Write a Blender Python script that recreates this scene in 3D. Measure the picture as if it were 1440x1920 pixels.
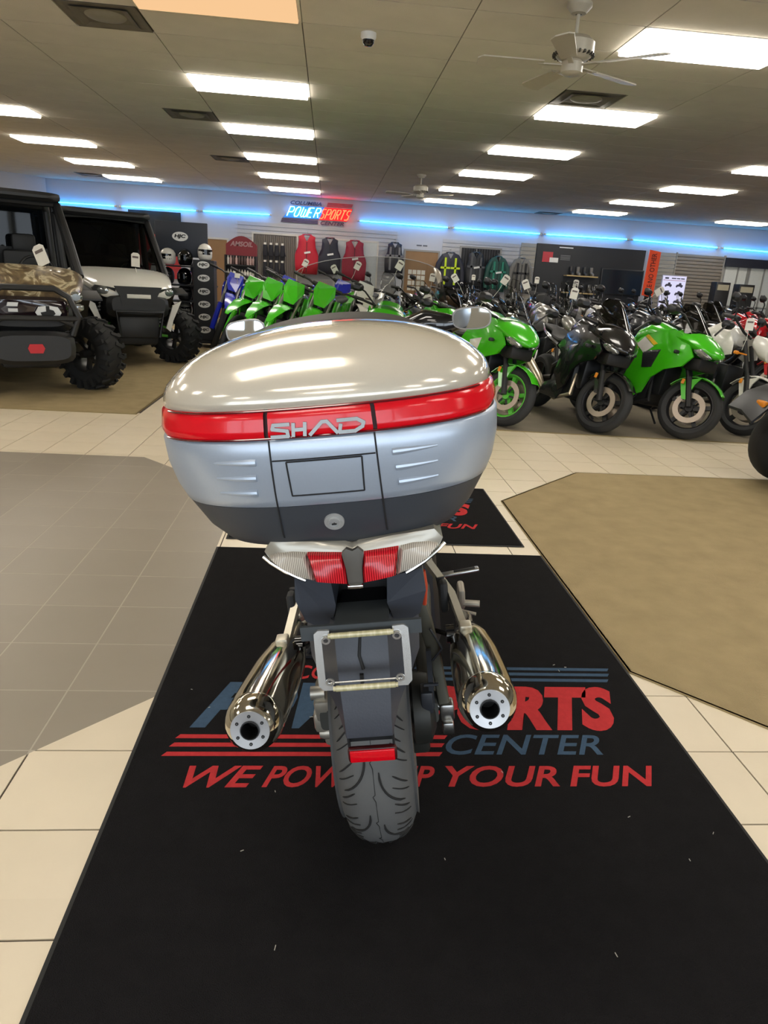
import bpy, bmesh, math, random
from mathutils import Vector, Matrix
random.seed(7)
for _o in list(bpy.data.objects): bpy.data.objects.remove(_o)
SC = bpy.context.scene
COL = SC.collection
pi = math.pi
def rad(a): return math.radians(a)
# ---------------------------------------------------------------- camera
PITCH, YAW, ROLL, FPX, CAMH = .3278, .0937, .0629, 1299., 1.3557
def cam_axes():
    cy, sy, cp, sp = math.cos(YAW), math.sin(YAW), math.cos(PITCH), math.sin(PITCH)
    f = Vector((sy*cp, cy*cp, -sp)); r = Vector((cy, -sy, 0)); u = r.cross(f)
    cr, sr = math.cos(ROLL), math.sin(ROLL)
    return r*cr+u*sr, -r*sr+u*cr, f
CR, CU, CF = cam_axes()
cd = bpy.data.cameras.new('camera'); cam = bpy.data.objects.new('camera', cd); COL.objects.link(cam)
cam.matrix_world = Matrix(((CR.x, CU.x, -CF.x, 0), (CR.y, CU.y, -CF.y, 0), (CR.z, CU.z, -CF.z, CAMH), (0, 0, 0, 1)))
cd.sensor_fit = 'HORIZONTAL'; cd.sensor_width = 36; cd.lens = 36*FPX/1440; cd.clip_start = .05; cd.clip_end = 100
SC.camera = cam
def proj(x, y, z):
    d = Vector((x, y, z-CAMH)); k = d.dot(CF)
    if k < .05: return None
    return 720+FPX*d.dot(CR)/k, 960-FPX*d.dot(CU)/k
# ---------------------------------------------------------------- world (overcast daylight outside the shop windows behind the camera)
w = bpy.data.worlds.new('world'); SC.world = w; w.use_nodes = True
w.node_tree.nodes['Background'].inputs[0].default_value = (.79, .89, 1, 1)
w.node_tree.nodes['Background'].inputs[1].default_value = 4.8
LAMP_STRENGTH = 12.8
LAMP_COLOR = (1, .93, .83, 1)
# ---------------------------------------------------------------- exposure
vs = SC.view_settings
vs.view_transform = 'Standard'; vs.look = 'None'; vs.gamma = 1; vs.exposure = 0.0; vs.use_curve_mapping = False
SC.cycles.max_bounces = 8; SC.cycles.diffuse_bounces = 4; SC.cycles.glossy_bounces = 4; SC.cycles.transparent_max_bounces = 16
SC.cycles.sample_clamp_indirect = 6; SC.cycles.caustics_reflective = False; SC.cycles.caustics_refractive = False

# ---------------------------------------------------------------- materials
def lin(h):
    h = h.lstrip('#'); out = []
    for i in (0, 2, 4):
        c = int(h[i:i+2], 16)/255
        out.append(c/12.92 if c <= .04045 else ((c+.055)/1.055)**2.4)
    return tuple(out)+(1,)
MATS = {}
def mat(name, col, rough=.5, metal=0, coat=0, var=.07, scale=30, bump=0, spec=.5, objvar=0, bscale=None, emis=0):
    if name in MATS: return MATS[name]
    m = bpy.data.materials.new(name); m.use_nodes = True; MATS[name] = m
    nt = m.node_tree; b = nt.nodes['Principled BSDF']
    c = lin(col)
    tc = nt.nodes.new('ShaderNodeTexCoord'); n = nt.nodes.new('ShaderNodeTexNoise')
    n.inputs['Scale'].default_value = scale; n.inputs['Detail'].default_value = 4
    nt.links.new(tc.outputs['Object'], n.inputs['Vector'])
    mx = nt.nodes.new('ShaderNodeMix'); mx.data_type = 'RGBA'
    mx.inputs[6].default_value = tuple(max(0, x*(1-var)) for x in c[:3])+(1,)
    mx.inputs[7].default_value = tuple(min(1, x*(1+var)) for x in c[:3])+(1,)
    nt.links.new(n.outputs['Fac'], mx.inputs[0]); out = mx.outputs[2]
    if objvar:
        oi = nt.nodes.new('ShaderNodeObjectInfo'); hs = nt.nodes.new('ShaderNodeHueSaturation')
        ma = nt.nodes.new('ShaderNodeMath'); ma.operation = 'MULTIPLY_ADD'; ma.inputs[1].default_value = objvar; ma.inputs[2].default_value = 1-objvar/2
        nt.links.new(oi.outputs['Random'], ma.inputs[0]); nt.links.new(ma.outputs[0], hs.inputs['Value']); nt.links.new(out, hs.inputs['Color']); out = hs.outputs[0]
    nt.links.new(out, b.inputs['Base Color'])
    b.inputs['Roughness'].default_value = rough; b.inputs['Metallic'].default_value = metal
    b.inputs['Coat Weight'].default_value = coat; b.inputs['Coat Roughness'].default_value = .03
    b.inputs['Specular IOR Level'].default_value = spec
    if bump:
        n2 = nt.nodes.new('ShaderNodeTexNoise'); n2.inputs['Scale'].default_value = bscale or scale*4
        nt.links.new(tc.outputs['Object'], n2.inputs['Vector'])
        bp = nt.nodes.new('ShaderNodeBump'); bp.inputs['Strength'].default_value = bump; bp.inputs['Distance'].default_value = .01
        nt.links.new(n2.outputs['Fac'], bp.inputs['Height']); nt.links.new(bp.outputs[0], b.inputs['Normal'])
    if emis:
        b.inputs['Emission Color'].default_value = c; b.inputs['Emission Strength'].default_value = emis
    return m
def glow(name, col, s):
    if name in MATS: return MATS[name]
    m = bpy.data.materials.new(name); m.use_nodes = True; MATS[name] = m; nt = m.node_tree
    nt.nodes.remove(nt.nodes['Principled BSDF']); e = nt.nodes.new('ShaderNodeEmission')
    e.inputs[0].default_value = col; e.inputs[1].default_value = s
    nt.links.new(e.outputs[0], nt.nodes['Material Output'].inputs[0]); return m
def glass(name, col, refl=.12):
    if name in MATS: return MATS[name]
    m = bpy.data.materials.new(name); m.use_nodes = True; MATS[name] = m; nt = m.node_tree
    nt.nodes.remove(nt.nodes['Principled BSDF'])
    t = nt.nodes.new('ShaderNodeBsdfTransparent'); g = nt.nodes.new('ShaderNodeBsdfGlossy'); mx = nt.nodes.new('ShaderNodeMixShader')
    lw = nt.nodes.new('ShaderNodeLayerWeight'); lw.inputs['Blend'].default_value = refl
    t.inputs[0].default_value = lin(col); g.inputs['Roughness'].default_value = .03
    nt.links.new(lw.outputs['Fresnel'], mx.inputs[0]); nt.links.new(t.outputs[0], mx.inputs[1]); nt.links.new(g.outputs[0], mx.inputs[2])
    nt.links.new(mx.outputs[0], nt.nodes['Material Output'].inputs[0]); return m
def ramp_mat(name, cols, scale, rough=.6, stretch=(1, 1, 1), kind='noise', coat=0, bump=0, distortion=0):
    if name in MATS: return MATS[name]
    m = bpy.data.materials.new(name); m.use_nodes = True; MATS[name] = m; nt = m.node_tree; b = nt.nodes['Principled BSDF']
    tc = nt.nodes.new('ShaderNodeTexCoord'); mp = nt.nodes.new('ShaderNodeMapping'); mp.inputs['Scale'].default_value = stretch
    nt.links.new(tc.outputs['Object'], mp.inputs[0])
    if kind == 'noise':
        n = nt.nodes.new('ShaderNodeTexNoise'); n.inputs['Detail'].default_value = 5; n.inputs['Distortion'].default_value = distortion; o = 'Fac'
    elif kind == 'wave':
        n = nt.nodes.new('ShaderNodeTexWave'); n.inputs['Distortion'].default_value = distortion; n.inputs['Detail'].default_value = 3; o = 'Fac'
    n.inputs['Scale'].default_value = scale
    nt.links.new(mp.outputs[0], n.inputs['Vector'])
    r = nt.nodes.new('ShaderNodeValToRGB'); els = r.color_ramp.elements
    els[0].position, els[0].color = cols[0][0], lin(cols[0][1]); els[1].position, els[1].color = cols[-1][0], lin(cols[-1][1])
    for p, c in cols[1:-1]:
        e = els.new(p); e.color = lin(c)
    nt.links.new(n.outputs[o], r.inputs[0]); nt.links.new(r.outputs[0], b.inputs['Base Color'])
    b.inputs['Roughness'].default_value = rough; b.inputs['Coat Weight'].default_value = coat
    if bump:
        bp = nt.nodes.new('ShaderNodeBump'); bp.inputs['Strength'].default_value = bump; bp.inputs['Distance'].default_value = .01
        nt.links.new(n.outputs[o], bp.inputs['Height']); nt.links.new(bp.outputs[0], b.inputs['Normal'])
    return m
BLACKP = mat('black_plastic', '17181b', .42); DARKP = mat('dark_grey_plastic', '2a2d33', .45, bump=.05, scale=60)
RUBBER = mat('tyre_rubber', '242526', .72, bump=.08, scale=60); CHROME = mat('chrome', 'd8d6d0', .07, 1, var=.02)
STEEL = mat('brushed_steel', 'a9a9a6', .3, 1, var=.1); ALU = mat('cast_aluminium', 'b9b4a8', .42, .7); GLOSSBLK = mat('gloss_black', '0b0b0c', .12, 0, .6)
WHITEP = mat('white_plastic', 'd9d8d2', .4); PAPER = mat('white_paper', 'e2ded2', .8); GREEN = mat('lime_green_plastic', '3fb516', .22, 0, .5, var=.05)
ORANGE = mat('orange_lens', 'e08a20', .3); DISCM = mat('disc_steel', 'ab9f92', .35, .7); CLEAR = glass('clear_screen', 'dfe0dd', .18); SMOKE = glass('smoked_screen', '5c5a57', .3)
MIRROR = mat('mirror_glass', 'e6e9ea', .02, 1, var=.01); DEEP = mat('deep_black', '060607', .6)

# ---------------------------------------------------------------- mesh builder
def V(*a): return Vector(a[0] if len(a) == 1 else a)
def ring(c, u, v, a, b, n=2., seg=20):
    c = Vector(c); u = Vector(u); v = Vector(v); o = []
    for i in range(seg):
        t = 2*pi*i/seg; ct, st = math.cos(t), math.sin(t)
        o.append(c+u*(a*math.copysign(abs(ct)**(2/n), ct))+v*(b*math.copysign(abs(st)**(2/n), st)))
    return o
class MB:
    def __init__(s): s.v = []; s.f = []; s.m = []
    def add(s, vs, fs, mi=0):
        o = len(s.v); s.v += [Vector(x) for x in vs]; s.f += [tuple(i+o for i in f) for f in fs]; s.m += [mi]*len(fs); return s
    def box(s, c, d, R=None, mi=0, bev=0):
        bm = bmesh.new(); bmesh.ops.create_cube(bm, size=1); bmesh.ops.scale(bm, vec=d, verts=bm.verts)
        if bev: bmesh.ops.bevel(bm, geom=bm.edges[:], offset=min(bev, min(d)*.45), segments=2, affect='EDGES', profile=.5)
        bm.verts.index_update(); M = R.to_3x3() if R else Matrix.Identity(3)
        s.add([M@v.co+Vector(c) for v in bm.verts], [[v.index for v in f.verts] for f in bm.faces], mi); bm.free(); return s
    def bx(s, x0, x1, y0, y1, z0, z1, mi=0, bev=0): return s.box(((x0+x1)/2, (y0+y1)/2, (z0+z1)/2), (abs(x1-x0), abs(y1-y0), abs(z1-z0)), None, mi, bev)
    def loft(s, secs, mi=0, cap=True, closed=True):
        n = len(secs[0]); vs = [p for r in secs for p in r]; fs = []
        for k in range(len(secs)-1):
            for i in range(n if closed else n-1):
                j = (i+1) % n; fs.append((k*n+i, k*n+j, (k+1)*n+j, (k+1)*n+i))
        if cap and closed: fs += [tuple(reversed(range(n))), tuple(range((len(secs)-1)*n, len(secs)*n))]
        return s.add(vs, fs, mi)
    def tube(s, pts, r, seg=10, mi=0, cap=True):
        pts = [Vector(p) for p in pts]; N = len(pts); rr = r if isinstance(r, (list, tuple)) else [r]*N; secs = []; pu = None
        for i, p in enumerate(pts):
            t = (pts[min(i+1, N-1)]-pts[max(i-1, 0)]).normalized()
            if pu is None: pu = t.orthogonal().normalized()
            else: pu = (pu-t*pu.dot(t)).normalized()
            secs.append(ring(p, pu, t.cross(pu), rr[i], rr[i], 2, seg))
        return s.loft(secs, mi, cap)
    def lathe(s, prof, o, ax, seg=32, mi=0, closed=False):
        ax = Vector(ax).normalized(); u = ax.orthogonal().normalized(); v = ax.cross(u); o = Vector(o)
        secs = [ring(o+ax*h, u, v, max(r, 1e-5), max(r, 1e-5), 2, seg) for r, h in prof]
        if closed: secs.append(secs[0])
        return s.loft(secs, mi, cap=False)
    def prism(s, poly, fn, d0, d1, mi=0):
        n = len(poly); vs = [fn(u, v, d0) for u, v in poly]+[fn(u, v, d1) for u, v in poly]
        return s.add(vs, [tuple(range(n)), tuple(reversed(range(n, 2*n)))]+[(i, i+n, (i+1) % n+n, (i+1) % n) for i in range(n)], mi)
    def sheet(s, rows, th=None, mi=0):
        m = len(rows); n = len(rows[0]); P = [Vector(p) for r in rows for p in r]
        fs = [(k*n+i, k*n+i+1, (k+1)*n+i+1, (k+1)*n+i) for k in range(m-1) for i in range(n-1)]
        if th is None: return s.add(P, fs, mi)
        th = Vector(th); N = len(P); fs2 = [tuple(reversed([i+N for i in f])) for f in fs]
        b = [i for i in range(n)]+[k*n+n-1 for k in range(1, m)]+[(m-1)*n+i for i in range(n-2, -1, -1)]+[k*n for k in range(m-2, 0, -1)]
        fs3 = [(b[i], b[(i+1) % len(b)], b[(i+1) % len(b)]+N, b[i]+N) for i in range(len(b))]
        return s.add(P+[p+th for p in P], fs+fs2+fs3, mi)
    def xf(s, M, start=0):
        for i in range(start, len(s.v)): s.v[i] = M@s.v[i]
        return s
    def mirror_x(s):
        n = len(s.v); k = len(s.f); s.v += [Vector((-p.x, p.y, p.z)) for p in s.v]; s.f += [tuple(reversed([i+n for i in f])) for f in s.f[:k]]; s.m += s.m[:k]; return s
    def mesh(s, name, mats, smooth=35):
        me = bpy.data.meshes.new(name); me.from_pydata([tuple(v) for v in s.v], [], s.f)
        if not isinstance(mats, (list, tuple)): mats = [mats]
        for m in mats: me.materials.append(m)
        if len(mats) > 1: me.polygons.foreach_set('material_index', s.m)
        bm = bmesh.new(); bm.from_mesh(me); bmesh.ops.recalc_face_normals(bm, faces=bm.faces[:]); bm.to_mesh(me); bm.free()
        if smooth:
            me.polygons.foreach_set('use_smooth', [True]*len(me.polygons)); me.set_sharp_from_angle(angle=rad(smooth))
        return me
    def build(s, name, mats, parent=None, smooth=35, label=None):
        o = bpy.data.objects.new(name, s.mesh(name, mats, smooth)); COL.objects.link(o)
        if parent: o.parent = parent
        if label: o['label'] = label
        return o
def _lr(s, name, mats, parent=None, smooth=35, label=None):
    """like build, but the left-hand and right-hand pieces become two parts"""
    p = list(range(len(s.v)))
    def find(i):
        while p[i] != i: p[i] = p[p[i]]; i = p[i]
        return i
    for f in s.f:
        for i in f[1:]: p[find(i)] = find(f[0])
    acc = {}
    for i, v in enumerate(s.v): a = acc.setdefault(find(i), [0, 0]); a[0] += v.x; a[1] += 1
    cx = {k: a[0]/a[1] for k, a in acc.items()}; mid = (min(cx.values())+max(cx.values()))/2
    if len(cx) < 2: return [s.build(name, mats, parent, smooth, label)]
    out = []
    for sd in (0, 1):
        m = MB(); mp = {}
        for f, mi in zip(s.f, s.m):
            if (cx[find(f[0])] > mid) == bool(sd):
                g = []
                for i in f:
                    if i not in mp: mp[i] = len(m.v); m.v.append(s.v[i])
                    g.append(mp[i])
                m.f.append(tuple(g)); m.m.append(mi)
        if m.f: out.append(m.build(name, mats, parent, smooth, label))
    return out
MB.build_lr = _lr
def thing(name, label, cat, loc=(0, 0, 0), rot=(0, 0, 0), group=None):
    o = bpy.data.objects.new(name, None); o.empty_display_size = .1; COL.objects.link(o); o.location = loc; o.rotation_euler = rot
    return tag(o, label, cat, group)
def tag(o, label, cat, group=None):
    o['label'] = label; o['category'] = cat
    if group: o['group'] = group
    return o
def struct(o): o['kind'] = 'structure'; return o
def part(o, name, me, label=None):
    c = bpy.data.objects.new(name, me); COL.objects.link(c); c.parent = o
    if label: c['label'] = label
    return c
def copy_tree(o, parent=None):
    c = o.copy(); COL.objects.link(c)
    if parent: c.parent = parent
    for ch in list(o.children): copy_tree(ch, c)
    return c
BFONT = None
def text_mesh(txt, wid, hei, shear=0, bold=0, depth=.0006):
    """flat lettering scaled to wid x hei in the XY plane, lower left corner at 0,0"""
    cu = bpy.data.curves.new('txt', 'FONT'); cu.body = txt; cu.size = 1; cu.shear = shear; cu.offset = bold; cu.extrude = .01; cu.resolution_u = 4
    ob = bpy.data.objects.new('txt', cu); COL.objects.link(ob)
    dg = bpy.context.evaluated_depsgraph_get(); dg.update(); me = bpy.data.meshes.new_from_object(ob.evaluated_get(dg))
    vs = [v.co.copy() for v in me.vertices]; fs = [tuple(p.vertices) for p in me.polygons]
    bpy.data.objects.remove(ob); bpy.data.curves.remove(cu); bpy.data.meshes.remove(me)
    x0 = min(v.x for v in vs); x1 = max(v.x for v in vs); y0 = min(v.y for v in vs); y1 = max(v.y for v in vs)
    vs = [Vector(((v.x-x0)/(x1-x0)*wid, (v.y-y0)/(y1-y0)*hei, (v.z+.01)/.02*depth)) for v in vs]
    return vs, fs
def put_text(mb, txt, o, ux, uy, wid, hei, shear=0, bold=0, depth=.0006, mi=0):
    vs, fs = text_mesh(txt, wid, hei, shear, bold, depth); o = Vector(o); ux = Vector(ux); uy = Vector(uy); uz = ux.cross(uy)
    return mb.add([o+ux*v.x+uy*v.y+uz*v.z for v in vs], fs, mi)
# ================================================================ FLOOR
ROOM = (-9.5, 13.5, -6.5, 19.75, 3.173)
GROUT = mat('grout', '4a4038', .8); TILE = mat('cream_tile', 'dccfb6', .32, var=.05, scale=6, objvar=.05, bump=.03)
GTILE = mat('taupe_tile', '8f8677', .38, var=.06, scale=3, objvar=.06, bump=.04)
floor = struct(MB().bx(ROOM[0]-2, ROOM[1], ROOM[2], ROOM[3]+.3, -.1, -.004).build('floor', GROUT, smooth=0))
T, FX, FY = .3048, -.8185, 1.432
def clip(poly, n, d):                                              # keep the side n.p <= d
    out = []
    for i, p in enumerate(poly):
        q = poly[(i+1) % len(poly)]; a = n[0]*p[0]+n[1]*p[1]-d; b = n[0]*q[0]+n[1]*q[1]-d
        if a <= 0: out.append(p)
        if (a < 0 < b) or (b < 0 < a):
            t = a/(a-b); out.append((p[0]+(q[0]-p[0])*t, p[1]+(q[1]-p[1])*t))
    return out
def area(p): return abs(sum(p[i][0]*p[(i+1) % len(p)][1]-p[(i+1) % len(p)][0]*p[i][1] for i in range(len(p))))/2
def octa(x0, x1, y0, y1, c): return [((1, 0), x1), ((-1, 0), -x0), ((0, 1), y1), ((0, -1), -y0), ((1, 1), x1+y1-c), ((-1, 1), -x0+y1-c), ((1, -1), x1-y0-c), ((-1, -1), -x0-y0-c)]
GRAY = octa(-3.72, -.53, 1.23, 5.035, .78)
MATR = (-.53, 1.162, .55, 3.325)
def under(x, y):
    if MATR[0]+.02 < x < MATR[1]-.02 and MATR[2] < y < MATR[3]-.02: return True
    if -.5 < x < 1.08 and 3.47 < y < 4.5: return True
    if 1.2 < x < 4.3 and 1.42 < y < 5.03 and x-y > -3.05 and x+y > 3.4: return True
    return False
pieces = []
for i in range(-11, 20):
    for j in range(-3, 36):
        x0, y0 = FX+i*T, FY+j*T; x1, y1 = x0+T, y0+T
        if y0 > 6.5 and not (-1.78 < x0 < 1.66): continue
        g = .0028
        cell = [(x0+g, y0+g), (x1-g, y0+g), (x1-g, min(y1-g, 99)), (x0+g, y1-g)]
        if all(under(x0+T*a/6, y0+T*b/6) for a in range(7) for b in range(7)): continue
        rem = cell
        for n, d in GRAY:
            o = clip(rem, (-n[0], -n[1]), -d)
            if len(o) > 2 and area(o) > 2e-4: pieces.append((o, 0))
            rem = clip(rem, n, d)
            if len(rem) < 3: break
        if len(rem) > 2 and area(rem) > 2e-4: pieces.append((rem, 1))
def pxarea(poly, z):
    pp = []
    for p in poly:
        q = proj(p[0], p[1], z)
        if q is None: return 0
        pp.append((min(max(q[0], 0), 1440), min(max(q[1], 0), 1920)))
    return area(pp)
pieces.sort(key=lambda p: -pxarea(p[0], 0))
rest = [MB(), MB()]
for k, (poly, t) in enumerate(pieces):
    c = (sum(p[0] for p in poly)/len(poly), sum(p[1] for p in poly)/len(poly))
    if k < 295 and pxarea(poly, 0) > 3:
        m = MB().prism([(u-c[0], v-c[1]) for u, v in poly], lambda u, v, d: (u, v, d), -.006, 0)
        o = m.build('tile', [TILE, GTILE][t], floor, smooth=0); o.location = (c[0], c[1], 0)
    else: rest[t].prism(poly, lambda u, v, d: (u, v, d), -.006, 0)
for m, r, n in ((TILE, rest[0], 'cream_tiles'), (GTILE, rest[1], 'taupe_tiles')):
    if r.v: r.build(n, m, floor, smooth=0)['kind'] = 'stuff'
struct(MB().prism([(-3.72, 2.01), (-2.94, 1.23), (-1.31, 1.23), (-.53, 2.01), (-.53, 4.255), (-1.31, 5.035), (-2.94, 5.035), (-3.72, 4.255)], lambda u, v, d: (u, v, d), -.0045, -.0005).build('floor_grout', mat('pale_grout', 'aca393', .7), floor, smooth=0))
# carpets ---------------------------------------------------------
CARP = mat('olive_carpet', '9c8b69', .95, var=.22, scale=7, bump=.3, bscale=260, spec=.1)
CARPD = mat('shaded_grey_carpet', '7a7263', .9, var=.2, scale=5, bump=.25, bscale=260, spec=.15)  # grey made darker: the shadow of the bikes is put into the colour
BIND = mat('carpet_binding', '94835c', .8)
def carpet(name, label, poly, m, z=.006, edge=None):
    o = MB().prism(poly, lambda u, v, d: (u, v, d), 0, z).build(name, m, smooth=0)
    tag(o, label, 'carpet')
    b = MB()
    for i in range(len(poly)):
        if edge is None or i in edge: 
            p, q = Vector(poly[i]+(z,)), Vector(poly[(i+1) % len(poly)]+(z,)); d = (q-p).normalized(); n = Vector((-d.y, d.x, 0))*.012
            b.loft([[p+n, p-n*.2, p-n*.2+V(0, 0, -z), p+n+V(0, 0, .0015)], [q+n, q-n*.2, q-n*.2+V(0, 0, -z), q+n+V(0, 0, .0015)]])
    b.build('binding', BIND, o, smooth=0)
    return o
carpet('rug', 'olive eight-sided carpet inlay on the cream tiles right of the black logo mat', [(1.168, 4.26), (1.168, 2.19), (1.94, 1.42), (3.6, 1.42), (4.38, 2.2), (4.38, 4.27), (3.6, 5.05), (1.945, 5.05)], CARP)
carpet('rug', 'large olive carpet under the off-road vehicles and helmet rack', [(-1.755, 6.54), (-1.755, 19.6), (-7.15, 19.6), (-9.2, 17.3), (-9.2, 6.54)], CARP, edge=(0, 4))
carpet('rug', 'grey carpet, darkened for bike shadow, under the rows of motorcycles', [(1.67, 6.53), (13.2, 6.0), (13.2, 19.6), (1.67, 19.6)], CARPD, edge=(0, 3))
carpet('rug', 'grey carpet strip, darkened for bike shadow, under the green dirt bikes at the back', [(-1.72, 8.2), (1.64, 8.2), (1.64, 19.6), (-1.72, 19.6)], CARPD, edge=(0,))
# logo mats -------------------------------------------------------
MATB = mat('black_mat_pile', '1b1a1b', .95, var=.25, scale=18, bump=.5, bscale=420, spec=.08)
MATE = mat('mat_rubber_edge', '141414', .7); RED_T = mat('red_mat_print', 'b8383a', .95, var=.2, scale=60, bump=.3, bscale=420, spec=.05); BLU_T = mat('blue_mat_print', '42566b', .95, var=.2, scale=60, bump=.3, bscale=420, spec=.05)
def logo_mat(label, x0, x1, y0, y1, sx, ox, oy):
    t = thing('logo_mat', label, 'mat', ((x0+x1)/2, (y0+y1)/2, 0)); cx, cy = (x0+x1)/2, (y0+y1)/2
    MB().bx(x0-cx+.012, x1-cx-.012, y0-cy+.012, y1-cy-.012, 0, .009).build('pile', MATB, t, smooth=0)
    MB().box((0, 0, .003), (x1-x0, y1-y0, .006), None, 0, .003).build('rubber_edge', MATE, t)
    ux, uy, z = V(1, 0, 0), V(0, 1, 0), .009
    def P(x, y): return V(x*sx+ox-cx, y*sx+oy-cy, z)
    def tx(s, x0, x1, y0, y1, name, m, shear, bold):
        b = MB(); put_text(b, s, P(x0, y0), ux, uy, (x1-x0)*sx, (y1-y0)*sx, shear, bold); b.build(name, m, t, smooth=0)
    for s_, a_, b_ in (('WE', -.353, -.145), ('POWER UP', -.142, .349), ('YOUR', .378, .712), ('FUN', .731, 1.012)): tx(s_, a_, b_, 1.571, 1.659, 'slogan_lettering', RED_T, .42, .02)
    tx('CENTER', .397, .897, 1.709, 1.806, 'center_lettering', BLU_T, .46, .012)
    tx('SPORTS', .235, 1.035, 1.827, 2.08, 'sports_lettering', RED_T, .48, .06)
    tx('POWER', -.385, .36, 1.832, 2.09, 'power_lettering', BLU_T, .57, .06)
    tx('COLUMBIA', -.075, .31, 2.112, 2.2, 'columbia_lettering', RED_T, .3, .012)
    for (xa, xb, ya, nm, m) in [(.35, 1.079, 2.186, 'blue_stripe', BLU_T), (.345, 1.067, 2.150, 'blue_stripe', BLU_T), (.34, 1.05, 2.112, 'blue_stripe', BLU_T),
                                (-.417, .40, 1.783, 'red_stripe', RED_T), (-.427, .385, 1.744, 'red_stripe', RED_T), (-.44, .372, 1.702, 'red_stripe', RED_T)]:
        p = P(xa, ya); h = .018*sx; L = (xb-xa)*sx
        MB().prism([(0, 0), (L, 0), (L+.012, h), (.012, h)], lambda u, v, d: p+V(u, v, d), 0, .0006).build(nm, m, t, smooth=0)
    return t
mat1 = logo_mat('black logo mat under the silver motorcycle, nearest the camera', *MATR, 1, 0, 0)
b = MB(); rl = random.Random(3)
for k in range(26): b.box((rl.uniform(-.8, .8), rl.uniform(-1.2, .3), .0105), (rl.uniform(.003, .012), .0016, .0012), Matrix.Rotation(rl.uniform(0, 3), 3, 'Z'))
b.build('lint_specks', mat('lint', 'b8b4a8', .9), mat1, 0)['kind'] = 'stuff'
mat2 = logo_mat('second black logo mat, in front of the silver motorcycle', -.50, 1.105, 3.445, 4.52, .91, -.01, 2.26)

# ================================================================ CEILING
H = 3.173
CEIL = mat('ceiling_tile', 'dad3c5', .95, var=.10, scale=3, bump=.25, bscale=120, spec=.1, objvar=.05); TBAR = mat('ceiling_grid', '5d564a', .8)
ceiling = struct(MB().bx(ROOM[0]-2, ROOM[1], ROOM[2], ROOM[3]+.3, H+.012, H+.12).build('ceiling', TBAR, smooth=0))
CX, CY, CW, CH = -1.5325, 5.731, 1.252, .6096
LIGHTS = [(0, r) for r in range(0, 6)]+[(-1, r) for r in range(2, 6)]+[(1, r) for r in range(0, 6)]+[(2, r) for r in range(2, 6)]+[(3, r) for r in (4, 5)]
BEHIND = [(c, r) for c in (-1, 0, 1) for r in (-1, -2, -3, -4)]+[(2, r) for r in (1, 0, -1, -3)]+[(-1, 1), (-1, 0), (-2, 0), (-2, 2), (-2, 3), (3, 3), (3, 1)]
VENTS = [(-1, 1, 1), (-1, 7, 1), (-1, 13, 1), (3, 3, 0), (5, 22, 1), (-4, 20, 1)]        # column, row, half
lcell = {(c*3, r*4) for c, r in LIGHTS+BEHIND}; vcell = {(c, r): h for c, r, h in VENTS}
pan = []
for i in range(-8, 13):
    for j in range(-20, 24):
        if (i, j) in lcell: continue
        x0, y0 = CX+i*CW, CY+j*CH; x1, y1 = x0+CW, min(y0+CH, ROOM[3]-.01)
        if (i, j) in vcell:
            if vcell[(i, j)]: x1 -= CW/2
            else: x0 += CW/2
        if x0 < ROOM[0]-1.5 or x1 > ROOM[1] or y1 < ROOM[2] or y1-y0 < .1: continue
        a = pxarea([(x0, y0), (x1, y0), (x1, y1), (x0, y1)], H); pan.append((a, x0, x1, y0, y1))
pan.sort(key=lambda p: -p[0]); rest = MB(); cache = {}
for k, (a, x0, x1, y0, y1) in enumerate(pan):
    g = .0045; s = (round(x1-x0, 3), round(y1-y0, 3))
    if k < 290 and a > 30:
        if s not in cache: cache[s] = MB().bx(-s[0]/2+g, s[0]/2-g, -s[1]/2+g, s[1]/2-g, 0, .014).mesh('ceiling_panel', CEIL, 0)
        o = part(ceiling, 'ceiling_panel', cache[s]); o.location = ((x0+x1)/2, (y0+y1)/2, H)
    else: rest.bx(x0+g, x1-g, y0+g, y1-g, H, H+.014)
rest.build('ceiling_panels', CEIL, ceiling, smooth=0)['kind'] = 'stuff'
# light fittings: built of a frame and a glowing diffuser
LFRAME = mat('light_frame', 'd8d2c2', .5); LAMP = glow('lamp_diffuser', LAMP_COLOR, LAMP_STRENGTH); LAMPW = glow('lamp_diffuser_amber', (1, .62, .32, 1), .95)
fb = MB()
for s in (-1, 1):
    fb.bx(s*.615-.011, s*.615+.011, -.3, .3, -.004, .012); fb.bx(-.626, .626, s*.292-.011, s*.292+.011, -.004, .012)
me_f = fb.mesh('frame', LFRAME, 0); me_d = MB().bx(-.600, .600, -.278, .278, -.036, .01, 0, .006).mesh('diffuser', LAMP, 0)
me_dw = MB().bx(-.600, .600, -.278, .278, -.022, .01, 0, .006).mesh('diffuser', LAMPW, 0)
cname = {-2: 'far left', -1: 'left', 0: 'middle left', 1: 'middle right', 2: 'right', 3: 'far right'}
ordn = ['nearest', 'second nearest', 'third nearest', 'fourth nearest', 'fifth nearest', 'sixth nearest']
cnt = {}
for c, r in LIGHTS+BEHIND:
    if (c, r) in LIGHTS:
        k = cnt.get(c, 0); cnt[c] = k+1
        lab = 'amber-tinted fluorescent ceiling panel at the top edge of the photo, left of centre' if (c, r) == (0, 0) else 'white fluorescent ceiling panel, %s of the %s row running to the back wall' % (ordn[k], cname[c])
        g = 'ceiling lights in view'
    else: lab, g = 'fluorescent ceiling panel behind or beside the camera, out of the photo', 'ceiling lights out of view'
    t = thing('ceiling_light', lab, 'ceiling light', (CX+c*3*CW+CW/2, CY+r*4*CH+CH/2, H), group=g)
    part(t, 'frame', me_f); part(t, 'diffuser', me_dw if (c, r) == (0, 0) else me_d)
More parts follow.
